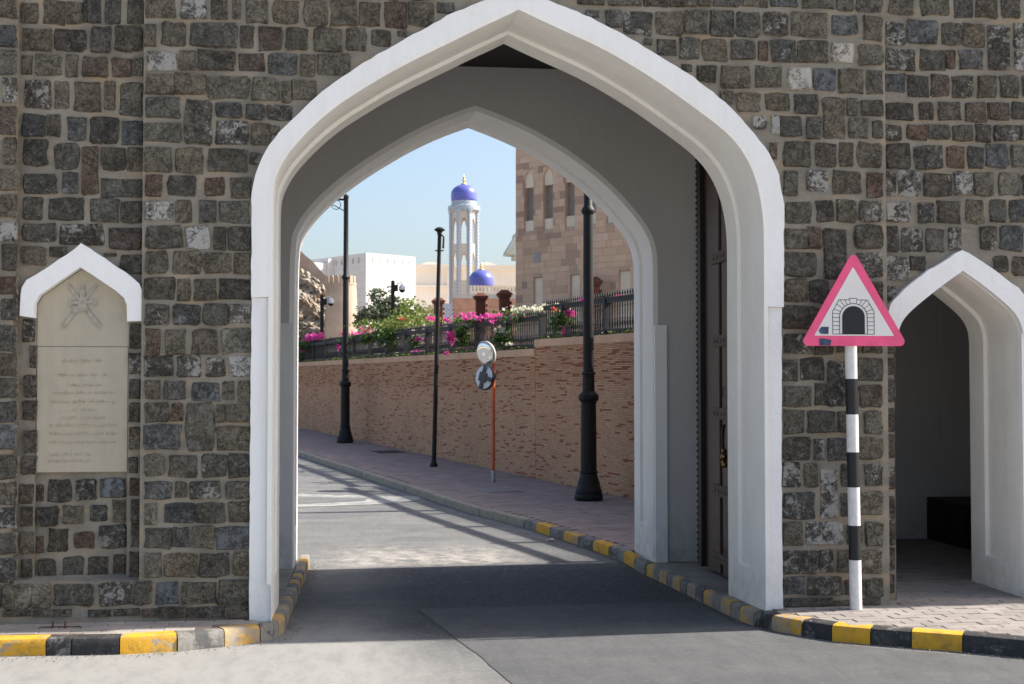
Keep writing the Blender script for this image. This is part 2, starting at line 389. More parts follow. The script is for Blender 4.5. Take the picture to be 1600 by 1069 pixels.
D = {"STONES":[[-3657,-3480,4237,4394,"gA"],[-3654,-3478,4035,4179,"bA"],[-3652,-3475,3850,4006,"gA"],[-3561,-3473,3655,3816,"wA"],[-3658,-3471,3446,3619,"rA"],[-3551,-3468,3234,3413,"gA"],[-3642,-3466,3056,3192,"gA"],[-3568,-3466,2871,3020,"gA"],[-3626,-3467,2708,2830,"wA"],[-3553,-3462,2510,2676,"dA"],[-3644,-3460,2346,2460,"rA"],[-3554,-3458,2167,2304,"mA"],
[-3606,-3459,1955,2127,"gA"],[-3626,-3451,1795,1938,"gA"],[-3602,-3449,1641,1770,"gA"],[-3622,-3449,1482,1607,"dA"],[-3598,-3451,1289,1448,"bA"],[-3618,-3445,1096,1252,"gA"],[-3544,-3446,920,1062,"gA"],[-3602,-3450,760,890,"mA"],[-3600,-3448,591,721,"gA"],[-3598,-3445,405,548,"mA"],[-3461,-3360,4231,4359,"gB"],[-3319,-3184,4224,4383,"gB"],
[-3173,-3068,4235,4382,"gB"],[-3048,-2940,4245,4416,"bB"],[-2904,-2807,4244,4433,"dB"],[-2756,-2655,4251,4409,"dB"],[-3459,-3268,4033,4185,"gB"],[-3240,-3038,4042,4193,"mB"],[-2998,-2868,4041,4212,"dB"],[-2834,-2654,4053,4224,"dB"],[-3457,-3395,3873,3996,"gB"],[-3367,-3205,3871,4006,"gB"],[-3165,-3092,3864,4011,"gB"],[-3050,-2894,3869,3998,"rB"],
[-2857,-2729,3874,3998,"rB"],[-2716,-2652,3883,4001,"gB"],[-3440,-3270,3641,3823,"mB"],[-3236,-3152,3640,3821,"gB"],[-3101,-2935,3627,3820,"gB"],[-2904,-2836,3642,3831,"gB"],[-2801,-2653,3599,3823,"gB"],[-3446,-3307,3437,3588,"bB"],[-3284,-3203,3446,3586,"dB"],[-3149,-3031,3420,3578,"bB"],[-2997,-2811,3407,3577,"dB"],[-2776,-2648,3399,3558,"bB"],
[-3446,-3288,3239,3414,"dB"],[-3231,-3080,3220,3389,"bB"],[-3045,-2944,3048,3370,"rB"],[-2914,-2760,3215,3373,"gB"],[-2744,-2646,3218,3370,"gB"],[-3436,-3220,3047,3169,"dB"],[-3176,-3086,3051,3191,"bB"],[-2920,-2644,3031,3153,"gB"],[-3434,-3317,2866,3017,"dB"],[-3263,-3037,2870,3009,"dB"],[-2992,-2805,2856,3008,"gB"],[-2782,-2643,2853,2999,"dB"],
[-3437,-3226,2716,2832,"mB"],[-3190,-2909,2700,2830,"mB"],[-2860,-2645,2671,2814,"rB"],[-3444,-3291,2553,2672,"gB"],[-3260,-3151,2613,2675,"dB"],[-2785,-2637,2496,2625,"dB"],[-2893,-2819,2620,2632,"dB"],[-3432,-3357,2027,2171,"mB"],[-2714,-2637,1983,2140,"dB"],[-3381,-3348,1848,1992,"dB"],[-3416,-3344,1646,1790,"dB"],[-3423,-3342,1491,1617,"dB"],
[-3412,-3340,1265,1410,"dB"],[-3424,-3338,1118,1235,"dB"],[-2719,-2645,1808,1942,"mB"],[-2718,-2650,1634,1761,"dB"],[-2716,-2633,1471,1593,"dB"],[-2715,-2644,1286,1430,"gB"],[-2713,-2664,1123,1222,"dB"],[-3428,-3356,918,1043,"dB"],[-2708,-2652,967,1077,"rB"],[-3426,-3354,767,887,"dB"],[-3424,-3346,578,721,"pB"],[-3422,-3355,418,532,"dB"],
[-2699,-2627,786,930,"dB"],[-2697,-2625,613,772,"dB"],[-2703,-2647,405,572,"dB"],[-3338,-3298,929,1033,"dN"],[-3260,-3117,922,1066,"dN"],[-3072,-2950,935,1065,"mN"],[-2912,-2751,953,1072,"bN"],[-3336,-3199,759,883,"dN"],[-3162,-3031,780,890,"pN"],[-2980,-2873,790,886,"bN"],[-2828,-2752,782,921,"gN"],[-3334,-3294,576,685,"rN"],
[-3258,-3133,586,732,"dN"],[-3082,-2954,606,706,"rN"],[-2913,-2747,603,754,"mN"],[-3321,-3209,409,524,"dN"],[-3156,-3027,405,541,"gN"],[-2988,-2866,391,541,"dN"],[-2821,-2749,406,548,"rN"],[-2612,-2425,4274,4421,"gA"],[-2379,-2213,4276,4441,"wA"],[-2171,-2070,4276,4424,"dA"],[-2024,-1978,4286,4440,"gA"],[-2625,-2554,4072,4219,"gA"],
[-2505,-2349,4081,4236,"gA"],[-2315,-2002,4082,4239,"dA"],[-1974,-1886,4081,4235,"dA"],[-2605,-2412,3904,4027,"wA"],[-2385,-2287,3915,4041,"gA"],[-2262,-2019,3915,4047,"dA"],[-1981,-1813,3917,4035,"rA"],[-2613,-2426,3734,3869,"gA"],[-2418,-2217,3743,3881,"gA"],[-2192,-1918,3723,3876,"gA"],[-2606,-2387,3577,3708,"gA"],[-2344,-2169,3397,3698,"mA"],
[-2133,-1964,3591,3688,"bA"],[-1929,-1811,3581,3681,"bA"],[-2616,-2378,3413,3536,"gA"],[-2132,-1916,3406,3559,"mA"],[-2614,-2436,3202,3365,"gA"],[-2407,-2228,3200,3364,"gA"],[-2182,-1930,3206,3364,"gA"],[-1901,-1838,3268,3339,"mA"],[-2609,-2505,3028,3171,"rA"],[-2457,-2269,3041,3169,"dA"],[-2204,-2082,3045,3162,"rA"],[-2024,-1900,3030,3166,"gA"],
[-2605,-2430,2869,2992,"WA"],[-2404,-2305,2854,3000,"gA"],[-2245,-2134,2851,3003,"bA"],[-2105,-1911,2857,3000,"gA"],[-2598,-2366,2672,2820,"dA"],[-2330,-2178,2675,2821,"WA"],[-2144,-2070,2665,2817,"dA"],[-2045,-1898,2661,2823,"dA"],[-2604,-2455,2497,2645,"gA"],[-2419,-2234,2493,2647,"gA"],[-2208,-2029,2501,2636,"gA"],[-2006,-1897,2497,2638,"gA"],
[-2605,-2411,2323,2459,"dA"],[-2386,-2306,2307,2456,"gA"],[-2272,-2130,2314,2450,"gA"],[-2102,-1901,2319,2456,"dA"],[-2601,-2443,2144,2277,"mA"],[-2413,-2239,2139,2278,"bA"],[-2212,-2049,2146,2285,"gA"],[-2026,-1900,2158,2277,"wA"],[-2597,-2507,1924,2109,"rA"],[-2460,-2335,1938,2104,"gA"],[-2283,-2122,1938,2105,"dA"],[-2085,-1896,1948,2117,"pA"],
[-2600,-2418,1787,1923,"mA"],[-2384,-2229,1782,1924,"mA"],[-2187,-2069,1785,1912,"mA"],[-2035,-1894,1791,1924,"WA"],[-2597,-2502,1634,1752,"gA"],[-2468,-2333,1634,1750,"bA"],[-2284,-2108,1616,1738,"BA"],[-2072,-2005,1628,1747,"gA"],[-1971,-1893,1610,1750,"pA"],[-2597,-2444,1473,1600,"gA"],[-2422,-2347,1482,1594,"rA"],[-2319,-2140,1284,1599,"gA"],
[-2116,-2070,1471,1587,"gA"],[-2050,-1892,1471,1589,"gA"],[-2596,-2364,1286,1450,"bA"],[-2115,-1891,1274,1436,"gA"],[-2594,-2468,1110,1245,"gA"],[-2430,-2246,1097,1239,"gA"],[-2209,-2057,1095,1240,"mA"],[-2034,-1892,1088,1241,"dA"],[-2593,-2422,946,1059,"bA"],[-2388,-2318,956,1057,"gA"],[-2287,-2094,946,1056,"mA"],[-2049,-1889,944,1051,"gA"],
[-2591,-2514,776,907,"pA"],[-2458,-2266,781,911,"bA"],[-2244,-2059,778,912,"gA"],[-2028,-1891,785,918,"gA"],[-2590,-2419,609,746,"gA"],[-2406,-2302,618,744,"bA"],[-2280,-2137,604,748,"gA"],[-2110,-1890,599,745,"BA"],[-2588,-2483,415,569,"gA"],[-2455,-2252,411,566,"gA"],[-2224,-2029,413,566,"dA"],[-1992,-1886,415,571,"gA"],
[-3607,-3536,220,372,"gA"],[-3514,-3345,217,369,"pA"],[-3334,-3211,225,374,"pA"],[-3183,-2938,231,373,"gA"],[-2891,-2688,231,374,"mA"],[-2666,-2548,233,376,"gA"],[-2513,-2371,230,373,"BA"],[-2341,-2123,226,372,"gA"],[-2098,-1884,215,379,"gA"],[-3322,-3080,164,201,"gA"],[-2959,-2815,154,194,"dA"],[-2792,-2625,156,196,"dA"],
[-2603,-2514,147,192,"rA"],[-2497,-2317,138,206,"dA"],[-2306,-2063,133,196,"dA"],[-2052,-1887,128,197,"gA"],[-3518,-3344,169,202,"gA"],[-1929,-1795,4261,4416,"gA"],[-1746,-1578,4265,4423,"gA"],[-1537,-1379,4257,4427,"gA"],[-1347,-1173,4258,4434,"gA"],[-1141,-1005,4264,4426,"gA"],[-966,-818,4262,4439,"rA"],[-792,-633,4283,4439,"gA"],
[-594,-483,4379,4443,"bA"],[-1847,-1696,4069,4235,"rA"],[-1658,-1510,4077,4229,"gA"],[-1460,-1272,4075,4231,"gA"],[-1237,-1104,4082,4241,"gA"],[-1057,-936,4129,4231,"dA"],[-877,-817,4200,4230,"gA"],[-1779,-1584,3905,4042,"bA"],[-1558,-1465,3898,4041,"gA"],[-1436,-1219,3916,4047,"gA"],[-1888,-1711,3718,3866,"pA"],[-1685,-1627,3704,3847,"gA"],
[-1615,-1452,3725,3862,"gA"],[-1783,-1620,3582,3677,"mA"],[-1891,-1764,3405,3549,"gA"],[-1759,-1707,3472,3531,"gA"],[-1979,-1811,4437,4563,"gA"],[-1782,-1514,4444,4572,"gA"],[-1479,-1292,4453,4582,"mA"],[-1256,-1068,4459,4591,"gA"],[-1032,-878,4464,4599,"dA"],[-842,-615,4470,4608,"gA"],[419,607,4472,4582,"gA"],[641,883,4478,4591,"gA"],
[902,1077,4479,4600,"dA"],[1095,1171,4484,4605,"dA"],[1181,1296,4488,4609,"gA"],[1315,1397,4492,4614,"gA"],[1429,1619,4496,4620,"dA"],[1644,1829,4506,4628,"gA"],[1854,2053,4509,4636,"bA"],[480,566,4386,4428,"bA"],[622,740,4318,4431,"bA"],[764,960,4269,4429,"mA"],[995,1185,4273,4443,"gA"],[1214,1371,4292,4450,"gA"],
[1399,1573,4281,4460,"gA"],[1599,1764,4284,4452,"gA"],[1802,1987,4295,4465,"mA"],[907,957,4197,4233,"dA"],[1006,1138,4128,4235,"dA"],[1166,1307,4102,4250,"pA"],[1345,1515,4098,4247,"gA"],[1557,1731,4109,4245,"gA"],[1763,1829,4107,4246,"rA"],[1864,2037,4097,4262,"mA"],[1187,1256,4009,4055,"dA"],[1296,1438,3940,4051,"dA"],
[1480,1691,3902,4049,"gA"],[1736,1933,3912,4059,"gA"],[1991,2151,3904,4053,"PA"],[1469,1560,3777,3870,"gA"],[1595,1764,3725,3858,"gA"],[1814,1990,3744,3862,"gA"],[2034,2208,3728,3861,"dA"],[1715,1813,3604,3690,"wA"],[1858,1914,3570,3700,"wA"],[1922,2078,3556,3696,"gA"],[1847,1891,3383,3495,"rA"],[1951,2147,3331,3508,"gA"],
[2098,2338,4511,4643,"gA"],[2368,2486,4504,4650,"gA"],[2517,2711,4501,4657,"gA"],[2017,2287,4297,4467,"gA"],[2324,2519,4321,4459,"bA"],[2568,2709,4286,4460,"gA"],[2065,2288,4102,4259,"gA"],[2322,2480,4111,4255,"PA"],[2529,2708,4100,4250,"gA"],[2183,2339,3899,4054,"BA"],[2369,2557,3889,4060,"gA"],[2589,2706,3886,4053,"gA"],
[2250,2414,3544,3841,"gA"],[2435,2513,3720,3839,"gA"],[2540,2704,3724,3829,"dA"],[2121,2229,3540,3695,"gA"],[2446,2588,3552,3695,"gA"],[2632,2702,3555,3680,"dA"],[2193,2338,3335,3501,"rA"],[2375,2473,3338,3511,"gA"],[2512,2700,3332,3515,"gA"],[2858,3050,4547,4732,"gF"],[3107,3332,4550,4742,"gF"],[3377,3519,4546,4750,"bF"],
[3558,3714,4546,4757,"gF"],[3760,3903,4553,4765,"dF"],[2824,2968,4314,4477,"wF"],[2996,3233,4331,4497,"bF"],[3272,3426,4326,4487,"gF"],[3445,3614,4320,4493,"gF"],[3645,3810,4143,4475,"mF"],[3854,4004,4322,4500,"mF"],[2822,3055,4117,4270,"mF"],[3103,3289,4130,4274,"gF"],[3304,3372,4141,4279,"rF"],[3411,3596,4146,4282,"bF"],
[3865,4002,4146,4289,"wF"],[2820,2973,3950,4085,"bF"],[2998,3155,3918,4074,"dF"],[3186,3325,3929,4089,"rF"],[3357,3516,3928,4082,"mF"],[3557,3697,3927,4090,"gF"],[3736,3882,3938,4099,"gF"],[3921,4038,3949,4098,"gF"],[2818,3035,3739,3859,"dF"],[3086,3192,3748,3871,"dF"],[3239,3413,3747,3876,"mF"],[3451,3613,3739,3881,"rF"],
[3639,3807,3763,3886,"rF"],[3833,4010,3768,3898,"dF"],[2817,2937,3583,3687,"mF"],[2988,3144,3591,3697,"rF"],[3154,3323,3600,3701,"gF"],[3353,3507,3592,3700,"gF"],[3540,3656,3587,3710,"dF"],[3684,3877,3597,3709,"mF"],[3896,4033,3614,3713,"gF"],[2815,3005,3370,3547,"dF"],[3047,3261,3369,3534,"mF"],[3303,3437,3385,3539,"rF"],
[3473,3592,3383,3542,"dF"],[3621,3783,3392,3559,"bF"],[3822,4005,3396,3557,"gF"],[1948,2045,3117,3294,"gA"],[2118,2275,3150,3296,"wA"],[2320,2535,3137,3300,"gA"],[2582,2698,3117,3295,"rA"],[1952,2153,2915,3059,"gA"],[2196,2315,2930,3080,"dA"],[2347,2494,2929,3083,"pA"],[2521,2696,2932,3075,"mA"],[1951,2121,2729,2870,"gA"],
[2130,2219,2728,2884,"rA"],[2242,2420,2511,2863,"dA"],[2482,2692,2730,2902,"dA"],[1950,2181,2520,2694,"dA"],[2505,2690,2529,2695,"mA"],[1948,2112,2335,2491,"gA"],[2143,2280,2328,2490,"dA"],[2602,2688,2346,2482,"dA"],[2332,2553,2333,2486,"gA"],[2813,2889,3162,3338,"mF"],[2914,3086,3164,3347,"wF"],[3112,3335,3162,3333,"dF"],
[3361,3503,3174,3350,"wF"],[3522,3667,3172,3344,"gF"],[3716,3891,3179,3345,"gF"],[3910,4028,3181,3330,"dF"],[2811,3001,2962,3108,"wF"],[3071,3186,2959,3105,"mF"],[3224,3404,2962,3121,"dF"],[3455,3590,2959,3131,"gF"],[3642,3768,2974,3134,"gF"],[3810,3999,2977,3137,"bF"],[2802,2901,2736,2918,"bF"],[2942,3097,2738,2909,"mF"],
[3126,3263,2738,2901,"gF"],[3309,3401,2755,2916,"mF"],[3562,3687,2758,2930,"mF"],[3723,3905,2754,2935,"bF"],[2800,2984,2524,2694,"wF"],[3003,3118,2593,2696,"dF"],[3669,3779,2588,2704,"dF"],[3824,3993,2565,2706,"rF"],[2792,2881,2372,2472,"mF"],[1941,2172,2136,2304,"dA"],[1940,2164,1954,2089,"mA"],[2170,2304,1949,2049,"dA"],
[2341,2500,1967,2050,"dA"],[2536,2684,1965,2039,"dA"],[2184,2674,2156,2285,"gA"],[1932,2035,1756,1907,"mA"],[2059,2236,1761,1917,"dA"],[2271,2399,1574,1891,"mA"],[2492,2685,1756,1921,"dA"],[1931,2140,1569,1711,"gA"],[2173,2255,1580,1732,"dA"],[2509,2683,1567,1726,"dA"],[1930,2081,1376,1536,"gA"],[2115,2318,1381,1531,"dA"],
[2348,2495,1380,1523,"dA"],[2544,2681,1373,1532,"gA"],[1928,2130,1184,1335,"dA"],[2162,2239,1177,1325,"mA"],[2261,2444,1176,1328,"bA"],[2487,2679,1186,1332,"gA"],[2793,2869,1804,1925,"dF"],[2791,2867,1602,1768,"bF"],[2789,2858,1377,1545,"dF"],[2787,2858,1184,1347,"dF"],[2795,2864,1967,2082,"gF"],[1923,2048,987,1155,"mA"],
[2087,2181,985,1148,"gA"],[2210,2332,757,1100,"wA"],[2367,2491,982,1140,"dA"],[2546,2678,986,1145,"mA"],[1925,2161,754,937,"mA"],[2367,2465,766,924,"bA"],[2502,2676,776,940,"gA"],[1920,2063,557,725,"gA"],[2099,2366,567,722,"wA"],[2408,2512,562,702,"gA"],[2548,2673,548,711,"gA"],[1923,2170,359,516,"mA"],
[2196,2297,362,518,"mA"],[2330,2449,359,516,"gA"],[2486,2671,350,507,"pA"],[1927,2078,210,325,"bA"],[2108,2362,194,327,"mA"],[2393,2533,201,294,"gA"],[2547,2670,174,303,"gA"],[1933,2289,121,173,"gA"],[2307,2416,116,150,"gA"],[2507,2654,119,163,"gA"],[2785,2858,944,1100,"mF"],[2783,2852,711,885,"mF"],
[2781,2850,525,693,"dF"],[2779,2848,340,502,"dF"],[2777,2844,173,304,"dF"]],"NEAR_OUT":[[-1.884,2.33],[-1.888,3.064],[-1.863,3.181],[-1.796,3.352],[-1.704,3.484],[-1.578,3.604],[-1.452,3.738],[-1.324,3.845],[-1.16,3.958],[-0.972,4.082],[-0.772,4.198],
[-0.534,4.339],[-0.357,4.423],[-0.224,4.479],[-0.054,4.55],[0.071,4.527],[0.21,4.473],[0.452,4.385],[0.738,4.253],[0.997,4.107],[1.257,3.956],[1.443,3.816],[1.571,3.707],
[1.71,3.551],[1.82,3.408],[1.891,3.259],[1.928,3.04],[1.923,2.291]],"NEAR_IN":[[-1.738,2.334],[-1.742,3.073],[-1.721,3.181],[-1.647,3.326],[-1.532,3.464],[-1.393,3.603],[-1.253,3.716],[-1.065,3.839],[-0.948,3.915],[-0.709,4.048],[-0.472,4.17],
[-0.29,4.267],[-0.109,4.356],[-0.021,4.403],[0.109,4.345],[0.309,4.259],[0.548,4.16],[0.777,4.041],[1.024,3.894],[1.255,3.736],[1.486,3.573],[1.63,3.416],[1.725,3.211],
[1.772,2.963],[1.775,2.681],[1.772,2.292]],"FAR_IN":[[-1.749,2.31],[-1.747,3.077],[-1.693,3.232],[-1.573,3.406],[-1.391,3.594],[-1.147,3.791],[-0.902,3.958],[-0.593,4.146],[-0.282,4.297],[-0.013,4.398],[0.22,4.316],
[0.536,4.185],[0.854,4.009],[1.141,3.806],[1.365,3.607],[1.558,3.394],[1.674,3.237],[1.732,3.091],[1.75,2.933],[1.748,2.33]],"NICHE_OUT":[[-3.438,2.197],[-3.432,2.344],[-3.424,2.388],[-3.399,2.439],[-3.278,2.517],[-3.135,2.615],[-3.038,2.696],[-2.887,2.6],[-2.706,2.474],[-2.65,2.422],[-2.628,2.364],
[-2.619,2.167]],"NICHE_IN":[[-3.345,2.183],[-3.342,2.282],[-3.31,2.34],[-3.222,2.404],[-3.044,2.533],[-2.964,2.482],[-2.804,2.373],[-2.748,2.322],[-2.73,2.274],[-2.727,2.163]],"SMALL_OUT":[[2.786,2.116],[2.792,2.251],[2.818,2.329],[2.933,2.455],[3.124,2.59],[3.288,2.689],[3.391,2.746],[3.533,2.667],[3.696,2.559],[3.839,2.463],[3.92,2.366],
[3.96,2.259],[3.974,2.122]],"SMALL_IN":[[2.868,2.07],[2.898,2.179],[2.946,2.245],[3.033,2.323],[3.233,2.475],[3.393,2.584],[3.536,2.488],[3.684,2.377],[3.806,2.27],[3.857,2.172],[3.866,2.074]],"TEXT":[[-3.174,-2.904,1.892],[-3.211,-2.873,1.794],[-3.159,-2.907,1.724],[-3.253,-2.816,1.671],[-3.252,-2.815,1.609],[-3.111,-2.939,1.552],[-3.174,-2.883,1.499],[-3.25,-2.809,1.446],[-3.25,-2.809,1.389],[-3.249,-2.808,1.332],[-3.248,-2.975,1.248],
[-3.247,-2.974,1.204]]}

# ---------------------------------------------------------------- ground, road, kerbs, pavements
def road_mat():
    m = N('worn_road_asphalt', .86, .3)
    sep = m.n('ShaderNodeSeparateXYZ'); m.l(m.pos, sep.inputs[0]); x, y = sep.outputs[0], sep.outputs[1]
    def ss(v, a, b, na=.0, ns=1.2):
        if na: v = m.math('ADD', v, m.math('MULTIPLY', m.math('SUBTRACT', m.noise(ns, 5, .6), .5), na))
        k = m.n('ShaderNodeMapRange', interpolation_type='SMOOTHSTEP'); m.l(v, k.inputs[0]); k.inputs[1].default_value = a; k.inputs[2].default_value = b; return k.outputs[0]
    f = m.noise(.8, 6, .6); g = m.noise(230, 3, .8); h = m.noise(2.2, 5, .6, m.mapped((.5, 1.4, 1)))
    c = m.mix(m.ramp(f, [(.3, 0.), (.7, 1.)]), (.118, .118, .120), (.178, .176, .172))
    c = m.mix(m.ramp(h, [(.48, 0.), (.72, .7)]), c, (.24, .23, .21))
    # drifted dust along the left kerb and in the front left corner
    d = m.math('MULTIPLY', ss(x, -.2, -1.25, .7, .9), ss(y, 1.6, -.2, .8, 1.1))
    c = m.mix(m.math('MULTIPLY', d, .9), c, (.315, .307, .29))
    q = ss(y, -2.4, -4.2, .8, .7); c = m.mix(m.math('MULTIPLY', q, .85), c, (.50, .48, .445))  # unseen road towards the camera, made pale to bounce light onto the facade
    # lane under the gate: oil stain, plus the arch's shade painted into the colour
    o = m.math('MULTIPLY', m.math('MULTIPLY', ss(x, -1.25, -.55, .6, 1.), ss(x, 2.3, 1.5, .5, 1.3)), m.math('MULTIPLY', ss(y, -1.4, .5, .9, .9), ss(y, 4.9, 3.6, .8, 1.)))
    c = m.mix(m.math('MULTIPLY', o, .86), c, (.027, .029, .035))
    # pale spill of dust past the gate
    p = m.math('MULTIPLY', m.math('MULTIPLY', ss(y, 4.0, 4.5), ss(y, 6.2, 4.9, .8)), m.math('MULTIPLY', ss(x, -2., -.9, .8), ss(x, 1.0, .1, .6)))
    c = m.mix(m.math('MULTIPLY', p, m.ramp(m.noise(6, 5, .7), [(.38, .0), (.6, .8)])), c, (.46, .42, .37))
    c = m.mix(m.ramp(m.noise(9, 6, .7, m.mapped((1, .35, 1))), [(.45, 0.), (.7, .32)]), c, (.07, .07, .072))
    c = m.mix(m.ramp(m.noise(26, 5, .75), [(.52, 0.), (.68, .35)]), c, (.40, .38, .34))
    c = m.mix(m.ramp(g, [(.45, 0.), (.62, .45)]), c, (.045, .045, .046))
    c = m.mix(m.ramp(m.noise(320, 2, .6), [(.66, 0.), (.74, .45)]), c, (.42, .41, .39))
    m.color(c); m.bump(m.math('ADD', g, m.math('MULTIPLY', m.noise(60, 3), .7)), .5, .004); return m.m
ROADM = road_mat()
GY = [-300, -60, -40, -.5, 1.4, 3.3, 6, 9.5, 20, 40, 60, 120, 400, 1800]
def sheet(name, xs, ys, zf, mat, **kw):
    b = MB(); n = len(xs)
    b.add([(x, y, zf(x, y)) for y in ys for x in xs], [(j * n + i, j * n + i + 1, (j + 1) * n + i + 1, (j + 1) * n + i) for j in range(len(ys) - 1) for i in range(n - 1)])
    return b.build(name, mat, smooth=True, **kw)
sheet('ground', [-900, -60, -20, 0, 20, 60, 900], GY, lambda x, y: G(y) - .03, EARTH, kind='structure')
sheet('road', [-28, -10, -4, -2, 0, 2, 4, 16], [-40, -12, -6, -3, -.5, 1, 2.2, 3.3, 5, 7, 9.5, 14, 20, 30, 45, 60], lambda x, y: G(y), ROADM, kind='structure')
def ragged(poly, step=.12, amp=.02):
    p = densify(poly + [poly[0]], step)[:-1]; r = random.Random(3)
    return [(x + r.uniform(-amp, amp), y + (r.uniform(-amp, amp) if abs(y + .5) > 1e-4 else 0)) for x, y in p]
b = MB()
for pts in ([(-.68, 1.25), (1.61, 1.33), (1.60, .25), (1.72, -.28), (1.80, -.5), (-.44, -.5)], [(-.44, -.5), (1.80, -.5), (1.98, -.74), (2.2, -.92), (2.45, -1.08), (2.76, -1.26), (3.03, -1.45), (4.3, -2.4), (4.6, -3.0), (-.05, -3.2), (-.26, -1.64)]):
    pl = ragged(pts, .12, .008); b.add([(x, y, G(y) + .004) for x, y in pl], [tuple(range(len(pl)))])
b.build('road_patch', PATCH, kind='structure')
b = MB(); pl = ragged([(-4, 12.4), (-2.1, 12.33), (-.70, 11.78), (-.15, 11.68), (-.12, 11.35), (-.45, 10.8), (-.95, 10.5), (-2.0, 10.3), (-4, 10.3)], .2, .04)
pl2 = ragged([(-4, 11.9), (-2.1, 11.85), (-.95, 11.5), (-1.0, 11.1), (-2.0, 10.75), (-4, 10.75)], .2, .03)
b.add([(x, y, G(y) + .005) for x, y in pl], [tuple(range(len(pl)))]); b.build('road_marking', flat('worn_white_marking', (.27, .265, .25), .85, .2, .35, 7), kind='structure')
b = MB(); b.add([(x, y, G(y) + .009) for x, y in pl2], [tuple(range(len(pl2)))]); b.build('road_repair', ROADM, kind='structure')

KH = .115
class Path:
    def __init__(s, pts): s.p = pts; s.c = [0]; [s.c.append(s.c[-1] + math.dist(a, b)) for a, b in zip(pts, pts[1:])]
    def at(s, d):
        d = max(0, min(s.c[-1], d))
        for i in range(1, len(s.c)):
            if d <= s.c[i]:
                t = (d - s.c[i - 1]) / (s.c[i] - s.c[i - 1] + 1e-9); a, b = s.p[i - 1], s.p[i]
                return (a[0] + (b[0] - a[0]) * t, a[1] + (b[1] - a[1]) * t)
    def nrm(s, d):
        a, b = s.at(d - .09), s.at(d + .09); dx, dy = b[0] - a[0], b[1] - a[1]; l = math.hypot(dx, dy) + 1e-9; return -dy / l, dx / l
    def near(s, x, y): return min((math.dist(s.at(d * .02), (x, y)), d * .02) for d in range(int(s.c[-1] / .02)))[1]
def kerb_block(path, s0, s1, side, mat, parent, width=.12):
    g = .004; n = max(2, int((s1 - s0) / .12) + 1); b = MB()
    prof = [(0., -.08), (0., KH - .03), (.012, KH - .008), (.035, KH), (width, KH), (width, -.08)]
    vs = []; jz = rnd.uniform(-.004, .004); jd = rnd.uniform(-.004, .004)
    for k in range(n):
        d = s0 + g + (s1 - s0 - 2 * g) * k / (n - 1); x, y = path.at(d); nx, ny = path.nrm(d); z0 = G(y)
        vs += [(x + nx * side * (q + jd), y + ny * side * (q + jd), z0 + z + jz) for q, z in prof]
    m = len(prof); fs = []
    for k in range(n - 1):
        for j in range(m - 1):
            a = k * m + j; f = (a, a + 1, a + 1 + m, a + m); fs.append(f if side < 0 else f[::-1])
    e0 = tuple(range(m)); e1 = tuple((n - 1) * m + j for j in range(m)); fs += [e0[::-1] if side < 0 else e0, e1 if side < 0 else e1[::-1]]
    b.add(vs, fs); c = path.at((s0 + s1) / 2)
    return b.build('kerb_stone', mat, parent, org=(c[0], c[1], G(c[1])), smooth=35)
LP = Path([(-9, -.46), (-3.41, -.50), (-2.61, -.54), (-2.30, -.48), (-2.03, -.35), (-1.83, -.21), (-1.71, -.06), (-1.665, .19), (-1.66, .71), (-1.65, 1.87), (-1.64, 3.28), (-1.63, 4.35)])
RP = Path([(9, -5.9), (6, -3.6), (3.03, -1.33), (2.76, -1.13), (2.48, -.97), (2.27, -.84), (2.05, -.70), (1.91, -.53), (1.79, -.29), (1.70, .0), (1.668, .3), (1.665, .74), (1.67, 1.63), (1.66, 3.0), (1.62, 4.31), (1.49, 5.04), (1.25, 6.28), (.95, 7.59), (.48, 9.1), (-.35, 12.58), (-2.5, 21.34), (-5.5, 33), (-9, 46)])
def kerb_root(name):
    o = bpy.data.objects.new(name, None); COL.objects.link(o); o['kind'] = 'structure'; ORG[o.name] = Vector((0, 0, 0)); return o
kl = kerb_root('kerb')
bd = [0] + [LP.near(x, y) for x, y in ((-5.1, -.47), (-4.45, -.48), (-3.8, -.49), (-3.13, -.51), (-2.97, -.52), (-2.66, -.54), (-2.30, -.48), (-2.02, -.345), (-1.80, -.18), (-1.69, .03))]
mats = [KB, KY, KB, KY, KB, KB, KY, KBW, KYW, KBW]
for i in range(len(bd) - 1): kerb_block(LP, bd[i], bd[i + 1], 1, mats[i], kl)
s = bd[-1]; i = 0
while s < LP.c[-1] - .1:
    kerb_block(LP, s, min(LP.c[-1], s + .27), 1, (KYW, KBW)[i % 2], kl, .085); s += .27; i += 1
kr = kerb_root('kerb')
bd = [0, .6, 1.2, 1.8, 2.6, 3.4, 4.2, 5.0, 5.8, 6.5] + [RP.near(x, y) for x, y in ((3.55, -1.72), (3.06, -1.35), (2.74, -1.12), (2.46, -.96), (2.24, -.83), (2.03, -.68), (1.885, -.49), (1.76, -.2), (1.70, .0))]
for i in range(len(bd) - 1): kerb_block(RP, bd[i], bd[i + 1], -1, KB if i % 2 == 1 else KY, kr)
s = bd[-1]; i = 0
while True:
    y = RP.at(s)[1]
    if y > 44: break
    L = .25 if y < 3.2 else (.47 if y < 7.4 else .75); mt = ((KY if y > 3.2 else KYW), KBW)[i % 2] if y < 7.4 else KC
    kerb_block(RP, s, s + L, -1, mt, kr, .08 if y < 4 else .12); s += L; i += 1

